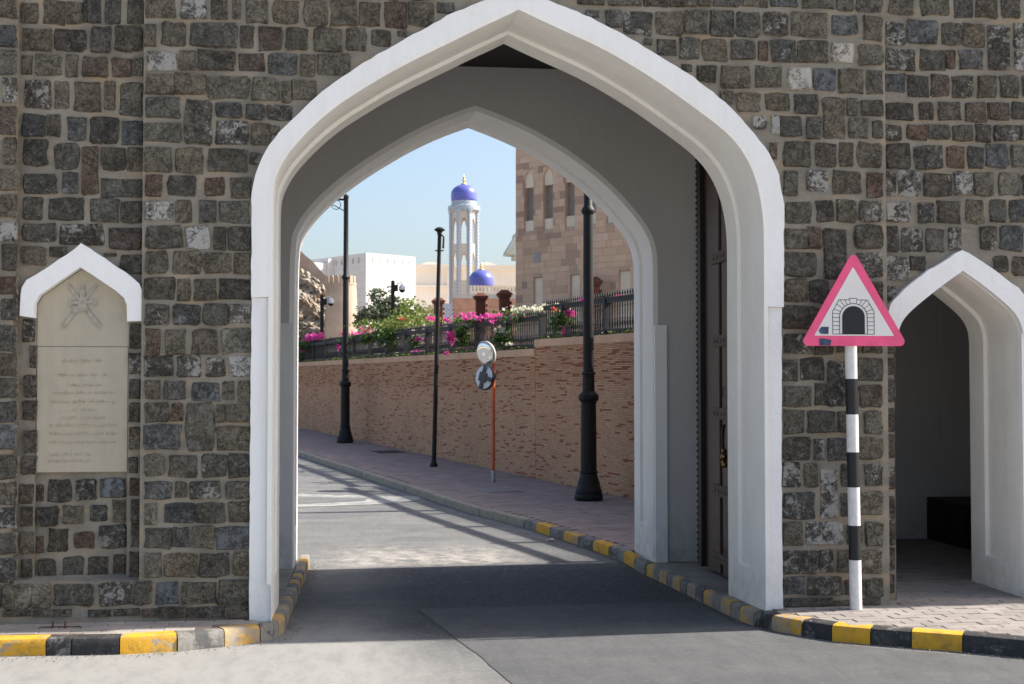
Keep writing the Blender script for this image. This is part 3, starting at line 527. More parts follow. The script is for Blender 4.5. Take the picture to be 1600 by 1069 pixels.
def paver_mesh(name, l, wd, mat, h=.022):
    a, c, e = l / 2 - .0025, wd / 2 - .0025, .003; b = MB()
    b.add([(-a, -c, 0), (a, -c, 0), (a, c, 0), (-a, c, 0), (-a, -c, h - e), (a, -c, h - e), (a, c, h - e), (-a, c, h - e), (-a + e, -c + e, h), (a - e, -c + e, h), (a - e, c - e, h), (-a + e, c - e, h)],
          [(0, 1, 5, 4), (1, 2, 6, 5), (2, 3, 7, 6), (3, 0, 4, 7), (4, 5, 9, 8), (5, 6, 10, 9), (6, 7, 11, 10), (7, 4, 8, 11), (8, 9, 10, 11)])
    return b, mat
def lay(parent, poly, l, wd, ang, mat, ztop, pri, limit=300, xr=None, yr=None):
    """running-bond pavers inside poly; the `limit` that come first by pri() are objects, the rest one stuff mesh"""
    proto, _ = paver_mesh('paver', l, wd, mat); ca, sa = math.cos(ang), math.sin(ang); cells = []
    xs = [p[0] for p in poly]; ys = [p[1] for p in poly]; cx, cy = (min(xs) + max(xs)) / 2, (min(ys) + max(ys)) / 2; rad = math.dist((min(xs), min(ys)), (max(xs), max(ys))) / 2
    for j in range(int(-rad / wd), int(rad / wd) + 1):
        for i in range(int(-rad / l), int(rad / l) + 1):
            u, v = (i + (.5 if j % 2 else 0)) * l, j * wd; x, y = cx + u * ca - v * sa, cy + u * sa + v * ca
            if inpoly(x, y, poly) and (not yr or y < yr): cells.append((pri(x, y), x, y))
    cells.sort(); me = None; rest = MB(); r = random.Random(5)
    for k, (_, x, y) in enumerate(cells):
        z = ztop(y) - .022 + r.uniform(-.0025, .0025); a = ang + r.uniform(-.02, .02)
        if k < limit:
            if me is None:
                o = proto.build('paver', mat, parent, org=(0, 0, 0)); me = o.data; o.location = (x, y, z); o.rotation_euler = (r.uniform(-.01, .01), r.uniform(-.006, .006), a)
            else:
                o = place('paver', me, parent, (x, y, z)); o.rotation_euler = (r.uniform(-.01, .01), r.uniform(-.006, .006), a)
        else:
            c2, s2 = math.cos(a), math.sin(a); rest.add([(x + p[0] * c2 - p[1] * s2, y + p[0] * s2 + p[1] * c2, z + p[2]) for p in proto.v], proto.f[4:] if False else proto.f)
    if rest.v: rest.build('paver_field', mat, parent, kind='stuff')
    return len(cells)
def inner(path, side, d, s0, s1, step=.15):
    out = []; n = int((s1 - s0) / step) + 1
    for k in range(n + 1):
        s = s0 + (s1 - s0) * k / n; x, y = path.at(s); nx, ny = path.nrm(s); out.append((x + nx * side * d, y + ny * side * d))
    return out
PT = KH - .003
s1 = LP.near(-1.74, -.1)
pol = inner(LP, 1, .115, 0, s1) + [(-1.90, .05), (-9, .05)]
pv = MB().slab(pol, -.1, PT - .0045).build('pavement', PAVEJOINT, kind='structure')
lay(pv, [(x, min(y, .0)) for x, y in pol], .2, .1, 0, PAVEGREY, lambda y: PT, lambda x, y: abs(x + 2.6) + abs(y), 260)
s0, s1 = RP.near(4.9, -2.75), RP.near(1.69, .03)
pol = inner(RP, -1, .115, 0, s1) + [(1.91, .06), (2.73, .06), (2.75, 3.8), (5.6, 3.8), (5.6, .9), (9, .9)]
pv = MB().slab(pol, -.1, PT - .0045).build('pavement', SANDJOINT, kind='structure')
lay(pv, pol, .2, .1, .02, PAVEPALE, lambda y: PT, lambda x, y: math.dist((x, y), (3., -.6)), 290)
for sx in (-1, 1):
    xa = 1.725 if sx > 0 else 1.735
    MB().slab([(sx * xa, .1), (sx * 2.25, .1), (sx * 2.25, 3.6), (sx * xa, 3.6)], lambda x, y: -.4, lambda x, y: G(y) + KH - .004).build('walkway', flat('walkway_concrete', (.24, .225, .20), .9, .2, .2, 3, .4), kind='structure')
# far pavement along the brick wall
WA, WB = Vector((2.98, 9.74)), Vector((-3.05, 33.65)); WD = (WB - WA).normalized(); WN = Vector((-WD.y, WD.x))    # WN points to the street
def wallxy(y, off=0.): t = (y - WA.y) / WD.y; p = WA + WD * t + WN * off; return p.x, p.y
s0 = RP.near(1.62, 4.25); far_in = inner(RP, -1, .115, s0, RP.c[-1], .5)
rows = []
b = MB(); vs = []; fs = []
for x, y in far_in:
    wx = WA.x + (y - WA.y) * WD.x / WD.y + .1; vs += [(x, y, G(y) + PT - .0045), (wx, y, G(y) + PT - .0045)]
fs = [(2 * i, 2 * i + 1, 2 * i + 3, 2 * i + 2) for i in range(len(far_in) - 1)]
pv = b.add(vs, fs).build('pavement', PINKJOINT, kind='structure')
pol = far_in + [wallxy(46, .0), wallxy(4.25, .0)]
lay(pv, pol, .2, .1, math.atan2(WD.y, WD.x) - R(90), PAVEPINK, lambda y: G(y) + PT, lambda x, y: math.dist((x, y), (1.2, -9)), 300, yr=42)

# ---------------------------------------------------------------- gatehouse
gate = thing('stone_gatehouse', 'dark stone gatehouse with a big white pointed arch over the road', 'gatehouse', (0, 0, 0))
NI, NO, FI = D['NEAR_IN'], D['NEAR_OUT'], D['FAR_IN']
def grow(c, k, cz=2.31): return [(x * k, cz + (z - cz) * k) for x, z in c]
def rough(c, amp, step, seed=1):
    r = random.Random(seed); p = densify([tuple(q) for q in c], step); return [p[0]] + [(x + r.uniform(-amp, amp), z + r.uniform(-amp, amp)) for x, z in p[1:-1]] + [p[-1]]
def smoothc(c, it=2):
    c = [tuple(q) for q in c]
    ap = max(range(len(c)), key=lambda i: c[i][1])
    for _ in range(it):
        o = [c[0]]
        for i in range(len(c) - 1):
            a, b_ = c[i], c[i + 1]
            q = (a[0] * .75 + b_[0] * .25, a[1] * .75 + b_[1] * .25); r_ = (a[0] * .25 + b_[0] * .75, a[1] * .25 + b_[1] * .75)
            if i == ap: q = a
            if i + 1 == ap: r_ = b_
            if i == ap: o.append(a)
            else: o.append(q)
            if i + 1 != ap: o.append(r_)
        o.append(c[-1]); c = o; ap = max(range(len(c)), key=lambda i: c[i][1])
    return c
NIs, FIs = smoothc(NI), smoothc(FI)
def offs(c, d):
    o = []
    for i, (x, z) in enumerate(c):
        a, b_ = c[max(0, i - 1)], c[min(len(c) - 1, i + 1)]; dx, dz = b_[0] - a[0], b_[1] - a[1]; l = math.hypot(dx, dz) + 1e-9; o.append((x - dz / l * d, z + dx / l * d))
    return o
TOP = 5.05
hole = offs(NIs, .036)
MB().prism([(-2.63, -.3), (hole[0][0], -.3)] + hole + [(hole[-1][0], -.3), (2.73, -.3), (2.73, TOP), (-2.63, TOP)], 0, .875).build('wall', MORTAR, gate)
MB().box(-9, -3.48, 0, .86, -.3, TOP).build('wall', MORTAR, gate)
nin = [tuple(p) for p in D['NICHE_IN']]; xl, xr_ = nin[0][0], nin[-1][0]
MB().prism([(-3.48, .40), (xl, .40)] + nin + [(xr_, .40), (-2.63, .40), (-2.63, TOP), (-3.48, TOP)], .08, .13).build('wall', MORTAR, gate)
MB().box(-3.48, -2.63, .13, .86, .2, TOP).build('wall', MORTAR, gate)
bb = MB(); bb.add([(-3.48, 0, -.3), (-2.63, 0, -.3), (-2.63, 0, .385), (-3.48, 0, .385), (-3.48, .128, .42), (-2.63, .128, .42), (-2.63, .13, -.3), (-3.48, .13, -.3)], [(0, 1, 2, 3), (3, 2, 5, 4), (4, 5, 6, 7), (0, 3, 4, 7), (1, 6, 5, 2), (0, 7, 6, 1)])
bb.build('wall', MORTAR, gate)
sm = grow(D['SMALL_IN'], 1.0); cxm = 3.37
hs = offs(smoothc(D['SMALL_IN']), .036); hs = [(smoothc(D['SMALL_IN'])[0][0] - .003, hs[0][1])] + [q for q in hs if q[0] > cxm or q[1] > 2.2]
MB().prism([(2.73, -.3), (hs[0][0], -.3)] + hs + [(hs[-1][0], -.3), (9, -.3), (9, 7.5), (2.73, 7.5)], .2, 1.0).build('wall', MORTAR, gate)  # right wing carried up out of view to cast the front shadow
# rear and inner walls, ceiling, roof
fh = offs(FIs, .034)
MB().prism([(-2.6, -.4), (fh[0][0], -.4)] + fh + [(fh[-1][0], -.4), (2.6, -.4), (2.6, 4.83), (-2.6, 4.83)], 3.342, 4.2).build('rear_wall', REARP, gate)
MB().box(2.2, 2.6, .877, 3.34, -.4, 4.82).build('side_wall', GREYP, gate)
MB().box(-2.6, -2.2, .877, 3.34, -.4, 4.82).build('side_wall', GREYP, gate)
MB().box(-2.6, 2.6, .877, 4.198, 4.83, 4.90).build('ceiling', BLACKWOOD, gate)
MB().box(-9, 2.729, 1.01, 4.2, 4.905, TOP).build('roof', MORTAR, gate)
MB().box(2.732, 9, 1.01, 4.2, 4.905, 7.5).build('wing_wall', MORTAR, gate)  # the upper storey here is added, unseen, to shade the road in front
MB().box(-9, -2.605, .865, 4.199, -.4, 4.90).build('wing_wall', MORTAR, gate)
MB().box(5.6, 9, 1.005, 4.199, -.4, 4.90).build('wing_wall', GREYP, gate)
MB().box(2.605, 5.598, 3.8, 4.198, -.4, 4.90).build('wing_wall', GREYP, gate)
MB().box(2.605, 2.73, 1.005, 3.798, -.4, 4.90).build('side_wall', GREYP, gate)
MB().box(2.732, 5.598, 1.006, 3.798, 3.6, 3.7).build('ceiling', GREYP, gate)
def panel_frame(x0, x1, z0, z1, y):
    b = MB(); 
    for a in ((x0, x1, z0, z0 + .05), (x0, x1, z1 - .05, z1), (x0, x0 + .05, z0 + .05, z1 - .05), (x1 - .05, x1, z0 + .05, z1 - .05)): b.box(a[0], a[1], y - .03, y, a[2], a[3])
    return b
panel_frame(4.93, 5.58, 1.0, 2.52, 3.798).build('wall_panel', GREYP, gate)
def sweep(contour, base, prof, cut, noleft=False):
    """reveal of an arch: contour (x,z) left to right, prof (y, recess); recess only above z=cut"""
    L = [(contour[0][0], base), (contour[0][0], cut - .012), (contour[0][0], cut)] + [tuple(c) for c in contour] + [(contour[-1][0], cut), (contour[-1][0], cut - .012), (contour[-1][0], base)]
    n = len(L); vs = []; m = len(prof)
    for i, (x, z) in enumerate(L):
        a, c = L[max(0, i - 1)], L[min(n - 1, i + 1)]; dx, dz = c[0] - a[0], c[1] - a[1]; l = math.hypot(dx, dz) + 1e-9; nx, nz = -dz / l, dx / l
        for y, q in prof:
            if noleft and x < 3.3 and z < 2.2: q = min(q, 0)
            k = q if q > .0285 and q != .03 or not (i < 2 or i > n - 3) else 0; vs.append((x + nx * k, y, z + nz * k))
    fs = [(i * m + j, i * m + j + 1, (i + 1) * m + j + 1, (i + 1) * m + j) for i in range(n - 1) for j in range(m - 1)]
    return MB().add(vs, fs)
sweep(NIs, -.2, [(-.056, .03), (-.0565, 0), (.29, 0), (.295, .028), (.60, .028), (.605, 0), (.875, 0)], .36).build('arch_reveal', CREAM, gate, smooth=32)
sweep(FIs, -.3, [(3.339, .05), (3.338, 0), (3.63, 0), (3.635, .026), (3.93, .026), (3.935, 0), (4.203, 0), (4.202, .05)], .32).build('arch_reveal', WHITE, gate, smooth=32)
b = MB(); no = rough(NO, .004, .05, 3)
b.prism(no + [tuple(q) for q in offs(NIs, .004)[::-1]], -.055, .05).build('arch_hood', WHITE, gate, smooth=30)
MB().prism(rough([(-1.885, -.2), (-1.888, 1.0), (-1.883, 2.33)], .003, .06, 8) + [(-1.737, 2.33), (-1.739, -.2)], -.03, .05).build('jamb', WHITE, gate)
MB().prism([(1.771, -.2), (1.771, 2.29)] + rough([(1.915, 2.29), (1.905, 1.0), (1.91, -.2)], .003, .06, 9), -.03, .05).build('jamb', WHITE, gate)
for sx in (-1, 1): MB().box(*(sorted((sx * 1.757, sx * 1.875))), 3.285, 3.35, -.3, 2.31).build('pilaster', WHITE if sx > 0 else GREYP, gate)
# niche hood and plaque
b = MB(); b.prism(rough(D['NICHE_OUT'], .003, .05, 4) + nin[::-1], .005, .11).build('niche_hood', WHITE, gate, smooth=30)
pq = MB().prism([(xl + .003, 1.992), (xl + .003, nin[0][1])] + [(x * .999 - .003, z - .003) for x, z in nin[1:-1]] + [(xr_ - .003, nin[-1][1]), (xr_ - .003, 1.992)], .095, .14).build('plaque', PLAQUE, gate)
em = MB()
LAY = [0]
def bar(b, p, q, w0, y0=.088, y1=.097, w1=None):
    LAY[0] += 1; y0 = .0862 - .0006 * LAY[0]; y1 += .0004 * LAY[0]
    d = Vector((q[0] - p[0], q[1] - p[1])).normalized(); n = Vector((-d.y, d.x)); w1 = w1 or w0
    b.prism([(p[0] + n.x * w0, p[1] + n.y * w0), (p[0] - n.x * w0, p[1] - n.y * w0), (q[0] - n.x * w1, q[1] - n.y * w1), (q[0] + n.x * w1, q[1] + n.y * w1)], y0, y1)
bar(em, (-3.14, 2.42), (-2.92, 2.125), .008, w1=.013); bar(em, (-2.945, 2.42), (-3.17, 2.125), .008, w1=.013)
em.prism([(-3.04 + .016 * math.cos(k * PI2 / 12), 2.405 + .016 * math.sin(k * PI2 / 12)) for k in range(12)], .0851, .0969)
bar(em, (-3.04, 2.39), (-3.04, 2.27), .012, .082, w1=.026); bar(em, (-3.075, 2.27), (-3.01, 2.245), .02, .082)
bar(em, (-3.115, 2.292), (-2.965, 2.302), .010, .083); bar(em, (-3.11, 2.262), (-3.0, 2.256), .009, .084); bar(em, (-3.04, 2.255), (-3.105, 2.235), .02, .082, w1=.012)
for z, dz in ((2.3, .01), (2.285, -.01)):
    for x in (-3.12, -2.96): em.prism([(x + .016 * math.cos(k * PI2 / 10), z + .016 * math.sin(k * PI2 / 10)) for k in range(10)], .0855 + x * .0003 + z * .0007, .0968 + x * .0003)
em.build('emblem', flat('weathered_relief', (.36, .33, .275), .9, .1, .2, 30), pq)
pl_ = MB().box(xl + .004, xr_ - .004, .09, .14, 1.125, 1.989).build('plaque', PLAQUE, gate); bevel(pl_, .004, 1)
ins = MB(); r = random.Random(11)
for xa, xb, z in D['TEXT']:
    x = xb
    while x > xa + .004:
        wl = r.uniform(.03, .085); e = max(xa, x - wl); k = x; pts = []
        while k > e:
            pts.append((k, z + r.uniform(-.003, .003))); k -= .007
            if r.random() < .25: ins.box(k - .0016, k + .0016, .0865, .092, z, z + r.uniform(.008, .018))
            if r.random() < .22: ins.box(k - .0022, k + .0022, .0868, .092, z - .011, z - .007)
            if r.random() < .16: ins.box(k - .004, k + .004, .0866, .092, z - .009, z)
        for a, c in zip(pts, pts[1:]): ins.box(c[0], a[0] - .0004, .0872, .092, min(a[1], c[1]) - .0022, max(a[1], c[1]) + .0022)
        x = e - r.uniform(.008, .018)
ins.build('inscription', PLAQUETXT, pl_, kind='stuff')
# small side arch
so_, si_ = D['SMALL_OUT'], smoothc(D['SMALL_IN'])
sweep(si_, -.1, [(.198, .05), (.197, 0), (.40, 0), (.403, .03), (.76, .03), (.763, 0), (1.0, 0)], .36, True).build('side_arch_reveal', CREAM, gate, smooth=32)
b = MB(); b.prism(rough(so_, .004, .05, 5) + [(si_[-1][0] + .004, 2.122)] + [q for q in offs(si_, .004)[::-1] if q[1] > 2.122] + [(si_[0][0] - .004, 2.116)], .14, .24).build('side_arch_hood', WHITE, gate, smooth=30)
MB().prism([(si_[-1][0] + .002, -.1), (si_[-1][0] + .002, 2.121), (3.935, 2.121), (3.93, -.1)], .165, .24).build('jamb', WHITE, gate)

# stones, one object each
def stone_shape(x0, x1, z0, z1, r):
    a, c = (x1 - x0) / 2, (z1 - z0) / 2; a += .005; c += .005; q = min(a, c) * r.uniform(.07, .24); j = min(a, c) * .10
    P = [(a, -c + q), (a, r.uniform(-.2, .2) * c), (a, c - q), (a - q * .9, c), (a * r.uniform(-.2, .2), c), (-a + q * .9, c), (-a, c - q), (-a, r.uniform(-.2, .2) * c), (-a, -c + q), (-a + q * .9, -c), (a * r.uniform(-.2, .2), -c), (a - q * .9, -c)]
    P = [(x + r.uniform(-j, j), z + r.uniform(-j, j)) for x, z in P]; n = len(P); vs = []; pr = r.uniform(.010, .024); tx, tz = r.uniform(-.007, .007), r.uniform(-.007, .007)
    for k, y, e in ((1.05, .008, 1.), (.99, -pr * .6, .8), (.90, -pr, .12)):
        vs += [(x * k, y + (x / a * tx + z / c * tz if k < .95 else 0) + r.uniform(-.004, .004), z * k) for x, z in P]
    vs.append((a * r.uniform(-.2, .2), -pr - r.uniform(-.004, .006), c * r.uniform(-.2, .2)))
    fs = []
    for i in range(2):
        for k in range(n): kk = (k + 1) % n; fs.append((i * n + k, (i + 1) * n + k, (i + 1) * n + kk, i * n + kk))
    for k in range(n): fs.append((2 * n + k, 3 * n, 2 * n + (k + 1) % n))
    return vs, fs, [1.] * n + [.8] * n + [.1] * n + [0.]
PL = {'A': 0., 'B': .08, 'N': .13, 'F': .2}
st = sorted(D['STONES'], key=lambda t: -(t[1] - t[0]) * (t[3] - t[2])); r = random.Random(21); rest = {}
def in_out(x, z): return inpoly(x, z, OUTP)
OUTP = [tuple(q) for q in NO] + [(1.93, -1), (-1.9, -1)]
extra = []
rr = random.Random(9)
def courses(x0, x1, z0, z1, plane):
    z = z0
    while z < z1 - .12:
        h = rr.uniform(.17, .23); x = x0 + rr.uniform(0, .1)
        while x < x1 - .08:
            wd = rr.uniform(.13, .36); k = rr.choice('gggddbbrmmpw')
            extra.append([x * 1000, min(x1, x + wd) * 1000, z * 1000, min(z1, z + h) * 1000, k + plane]); x += wd + rr.uniform(.03, .06)
        z += h + .045
courses(-8.9, -3.78, .14, 4.98, 'A'); courses(4.09, 8.9, .14, 4.98, 'F'); courses(-3.7, -3.5, 4.6, 5.0, 'A'); courses(-2.6, -1.0, 4.58, 5.0, 'A'); courses(1., 2.7, 4.7, 5.0, 'A'); courses(2.75, 8.9, 5.0, 7.45, 'F'); courses(2.75, 4.1, 4.78, 4.97, 'F')  # topmost right-wing courses clad the height added for its shadow
for i, (x0, x1, z0, z1, k) in enumerate(st + extra):
    vs, fs, ed = stone_shape(x0 / 1000, x1 / 1000, z0 / 1000, z1 / 1000, r); c = ((x0 + x1) / 2000, PL[k[1]], (z0 + z1) / 2000)
    if i < 300:
        b = MB(); b.add([(x + c[0], y + c[1], z + c[2]) for x, y, z in vs], fs, ed); b.build('stone', ST[k[0]], gate, org=c, smooth=24)
    else:
        rest.setdefault('b', MB()); q = rest['b']; keys = list(ST); q.cur = keys.index(k[0]); q.add([(x + c[0], y + c[1], z + c[2]) for x, y, z in vs], fs, ed)
rest['b'].build('rubble_stonework', [ST[k] for k in ST], gate, smooth=24, kind='stuff')
# parapet coping
MB().box(-9, 2.728, -.06, .95, TOP, TOP + .07).build('parapet_coping', WHITE, gate); MB().box(2.70, 9.05, .14, 4.25, 7.5, 7.58).build('parapet_coping', WHITE, gate)  # right-wing coping caps the unseen added height
# folded-back door leaf
dz = .03
dr = MB().box(2.045, 2.105, .92, 2.62, dz + .02, 4.2).build('door', DOORW, gate, org=(2.1, 2.6, dz))
for y0, y1, z0, z1 in ((1.97, 2.14, .06, 4.18), (1.0, 1.88, .30, 1.62), (1.0, 1.88, 1.70, 4.16), (1.0, 1.88, .06, .26)):
    bevel(MB().box(2.022, 2.046, y0, y1, z0, z1).build('door_panel', DOORW, dr), .006, 1)
MB().box(2.0, 2.044, 2.50, 2.62, .05, 4.2).build('door_stile', BLACKWOOD, dr)
sd = MB(); 
for k in range(70): sd.lathe([(.012, -.012), (.012, .006), (.004, .012)], 6, (2.0, 2.615, .12 + k * .058))
sd.build('stud', BLACKWOOD, dr, kind='stuff')
STRAP = flat('carved_strap', (.10, .075, .062), .6, .3, .5, 60, .6)
for z0, z1 in ((2.80, 2.90), (2.06, 2.16), (1.42, 1.52), (.74, .84), (.16, .24)):
    q = MB().box(2.006, 2.026, 1.18, 2.16, z0, z1); q.box(2.0, 2.006, 1.2, 2.14, z0 + .005, z0 + .02); q.box(2.0, 2.006, 1.2, 2.14, z1 - .02, z1 - .005)
    for k in range(9): q.box(1.998, 2.006, 1.25 + k * .1, 1.29 + k * .1, z0 + .035, z1 - .035)
    q.build('strap', STRAP, dr)
MB().tube([(2.015, 1.80 + .05 * math.sin(t), 1.22 + .15 * math.cos(t)) for t in [k * .3 for k in range(11)]], .012, 6).build('handle', BLACKWOOD, dr, smooth=True)
q = MB()
for dy, z, r_ in ((1.78, 1.10, .03), (1.76, 1.03, .024), (1.80, 1.05, .02), (1.79, 1.15, .02)): q.lathe([(r_ * .5, -r_), (r_, -r_ * .3), (r_, r_ * .3), (r_ * .5, r_)], 10, (2.005, dy, z))
q.build('knob', BRASS, dr, smooth=True)
# bench in the side room
t = thing('bench', 'dark boxed bench in the shade of the small side room', 'bench', (5.1, 2.9, KH))
bevel(MB().box(4.76, 5.58, 1.9, 3.76, KH, .50).build('bench_box', BLACKWOOD, t), .008, 1); bevel(MB().box(4.76, 5.58, 1.9, 3.76, .503, .55).build('seat', BLACKWOOD, t), .01, 1)
for k in range(4): MB().box(4.745, 4.759, 1.98 + k * .44, 2.32 + k * .44, .18, .46).build('bench_panel', BLACKWOOD, t)

# ---------------------------------------------------------------- brick retaining wall and terrace
UP = Vector((0, 0, 1))
def wpt(s, off, z):   # s metres along the wall from WA, off towards the street
    p = WA + WD * s + WN * off; return (p.x, p.y, z)
def wy(y): return (y - WA.y) / WD.y
bw = thing('retaining_wall', 'long thin-brick retaining wall with terracotta coping behind the far pavement', 'brick wall', (2.98, 9.74, 0))
S0, SSTEP, S1 = wy(4.25), wy(13.55), wy(46)
def ctop(s): return 2.49 + .005 * s if s < SSTEP else 2.35 + .0029 * (s - SSTEP)
def gz(s): return G(WA.y + WD.y * s) + PT
core = MB()
for a, c in ((S0, SSTEP), (SSTEP + .002, S1)):
    n = 12; L = [a + (c - a) * k / n for k in range(n + 1)]
    top = [wpt(s, -.006, ctop(s) - .13) for s in L]; bot = [wpt(s, -.006, gz(s) - .3) for s in L]; tb = [wpt(s, -.45, ctop(s) - .13) for s in L]; b2 = [wpt(s, -.45, gz(s) - .3) for s in L]; m = n + 1
    core.add(top + bot + tb + b2, [(i, i + 1, m + i + 1, m + i) for i in range(n)] + [(i, 2 * m + i, 2 * m + i + 1, i + 1) for i in range(n)] + [(2 * m + i, 3 * m + i, 3 * m + i + 1, 2 * m + i + 1) for i in range(n)] + [(0, m, 3 * m, 2 * m), (n, 2 * m + n, 3 * m + n, m + n)])
core.build('wall_core', BRICKM, bw)
SF = wy(37)
n = 8; L = [SF + (S1 - SF) * k / n for k in range(n + 1)]
MB().add([wpt(s, .004, ctop(s) - .131) for s in L] + [wpt(s, .004, gz(s) - .2) for s in L], [(i, i + 1, n + 2 + i, n + 1 + i) for i in range(n)]).build('brick_face', FARBRICK, bw)
r = random.Random(33); bl = []
pitch = .0265
row = 0
for a, c in ((S0, SSTEP - .004), (SSTEP + .006, SF)):
    zt = (ctop(a) + ctop(c)) / 2 - .135
    for row in range(96):
        zz = row * pitch
        sA = a + r.uniform(0, .06)
        upper = zz < .60
        s_ = a
        while s_ < c - .03:
            l = min(r.choice((.10, .14, .18, .22, .23)) if not upper else r.choice((.20, .23, .23, .30)), c - s_)
            z1 = ctop(s_) - .133 - zz; z0 = z1 - (.0205 if not upper else .0175)
            if z0 > gz(s_) - .02:
                pr = (r.uniform(.001, .008) if not upper else (r.uniform(.008, .014)))
                bl.append((s_ + .002, s_ + l - .003, z0, z1, pr, upper))
            s_ += l
def bvert(s0, s1, z0, z1, pr):
    sl = .005 * (s1 - s0)
    return [wpt(s0, -.01, z0), wpt(s1, -.01, z0), wpt(s1, -.01, z1), wpt(s0, -.01, z1), wpt(s0, pr, z0), wpt(s1, pr, z0), wpt(s1, pr, z1), wpt(s0, pr, z1)]
BF = [(4, 7, 6, 5), (0, 4, 5, 1), (3, 2, 6, 7), (0, 3, 7, 4), (1, 5, 6, 2)]
def vis(t): p = wpt((t[0] + t[1]) / 2, 0, (t[2] + t[3]) / 2); return -(t[1] - t[0]) * (t[3] - t[2]) / ((p[1] + 9) ** 2) if p[1] > 9.6 else 1
bl.sort(key=vis); low, upb = MB(), MB()
for i, t in enumerate(bl):
    v = bvert(*t[:5])
    if i < 300: MB().add(v, BF).build('brick', BRICKUP if t[5] else BRICK, bw, org=v[4])
    else: (upb if t[5] else low).add(v, BF)
low.build('brickwork', BRICK, bw, kind='stuff'); upb.build('brickwork', BRICKUP, bw, kind='stuff')
for a, c in ((S0, SSTEP), (SSTEP, S1)):
    s_ = a
    while s_ < c - .05:
        e = min(c, s_ + .85); q = MB(); q.add([wpt(u, o, ctop(u) + z) for z in (-.13, 0) for o in (.03, -.5) for u in (s_ + .002, e - .002)], [(0, 2, 3, 1), (4, 5, 7, 6), (0, 1, 5, 4), (2, 6, 7, 3), (0, 4, 6, 2), (1, 3, 7, 5)])
        q.build('coping_stone', COPING, bw, org=wpt(s_, 0, ctop(s_))); s_ = e
    
b = MB(); pl = [wallxy(4.25, -.47), wallxy(46, -.47), (60, 70), (60, 4.25)]
b.slab([(x, y) for x, y in pl], -.3, 2.15).build('terrace', EARTH, kind='structure')

# iron balustrade on the coping
fe = thing('iron_balustrade', 'black cast iron balustrade with spiked top rail along the brick wall coping', 'railing', (2.98, 9.74, 2.5))
FO = -.17
def bar3(s0, s1, o0, o1, f0, f1):
    n = max(2, int((s1 - s0) / 2)); L = [s0 + (s1 - s0) * k / n for k in range(n + 1)]; vs = []; fs = []
    for u in L: vs += [wpt(u, FO + o0, ctop(u) + f0), wpt(u, FO + o1, ctop(u) + f0), wpt(u, FO + o1, ctop(u) + f1), wpt(u, FO + o0, ctop(u) + f1)]
    for k in range(n):
        for j in range(4): fs.append((k * 4 + j, k * 4 + 4 + j, k * 4 + 4 + (j + 1) % 4, k * 4 + (j + 1) % 4))
    fs += [(0, 1, 2, 3), (4 * n + 3, 4 * n + 2, 4 * n + 1, 4 * n)]
    return MB().add(vs, fs)
sg = ((S0 + .1, SSTEP - .06, .60), (SSTEP + .06, wy(44), .60))
balm = MB().lathe([(.011, 0), (.011, .02), (.019, .04), (.023, .07), (.013, .095), (.018, .11), (.011, .125), (.011, .235), (.017, .25), (.011, .265), (.011, .29)], 6)
bal_me = None; stuff_b = MB(); spk = MB(); nb = 0
for a, c, hh in sg:
    bar3(a, c, -.05, .05, .015, .095).build('bottom_rail', RAILG, fe); q = bar3(a, c, -.05, .05, hh - .085, hh - .015); q2 = bar3(a, c, -.062, .062, hh - .025, hh); q.add(q2.v, q2.f); q.build('top_rail', RAILG, fe)
    s_ = a; k = 0
    while s_ < c - .02:
        if k % 19 == 0:
            po = MB(); p = wpt(s_ + .03, FO, ctop(s_)); ca, sa = WD.x, WD.y
            xf = lambda x, y, z, p=p: (p[0] + x * ca - y * sa, p[1] + x * sa + y * ca, p[2] + z)
            po.box(-.045, .045, -.068, .068, 0, hh + .01, xf).box(-.055, .055, -.08, .08, hh + .01, hh + .04, xf); po.build('post', RAILG, fe, org=p)
        else:
            p = wpt(s_ + .02, FO, ctop(s_) + .095); far = p[1] > 36 or p[1] < 8.5
            sc = (hh - .18) / .29
            if not far and nb < 290:
                if bal_me is None:
                    o = balm.build('baluster', RAILG, fe, org=(0, 0, 0), smooth=60); bal_me = o.data; o.location = Vector(p) - ORG[fe.name]
                else: o = place('baluster', bal_me, fe, p)
                o.scale = (1, 1, sc); nb += 1
            else: stuff_b.add([(p[0] + v[0], p[1] + v[1], p[2] + v[2] * sc) for v in balm.v], balm.f)
        p = wpt(s_ + .02, FO, ctop(s_) + hh - .02)
        spk.lathe([(.010, 0), (.010, .05), (.021, .07), (.003, .125)], 5, p)
        s_ += .09; k += 1
stuff_b.build('baluster_row', RAILG, fe, kind='stuff'); spk.build('spike_row', RAILG, fe, kind='stuff')

# ---------------------------------------------------------------- street lamps
def z0at(y): return G(y) + PT
LX, LY = 2.28, 9.77
lamp = thing('street_lamp', 'thick black cast iron lamp post in front of the brick wall, nearest the arch', 'lamp post', (LX, LY, z0at(LY)), 'black cast iron lamp posts on the far pavement')
B0 = (LX, LY, z0at(LY))
MB().lathe([(.205, 0), (.215, .02), (.215, .085), (.205, .10)], 12, B0).build('plinth', IRON, lamp, smooth=35)
MB().lathe([(.195, .10), (.20, .13), (.19, .17), (.175, .19), (.168, .25), (.135, .36), (.125, .40), (.138, .41), (.138, .43), (.122, .44)], 20, B0).build('foot', IRON, lamp, smooth=35)
MB().lathe([(.122, .43), (.113, 1.44), (.118, 1.46)], 20, B0).build('lower_shaft', IRON, lamp, smooth=35)
MB().lathe([(.118, 1.46), (.148, 1.49), (.155, 1.53), (.148, 1.57), (.11, 1.60), (.092, 1.62), (.088, 1.86), (.105, 1.87), (.105, 1.90), (.085, 1.91)], 20, B0).build('collar', IRON, lamp, smooth=35)
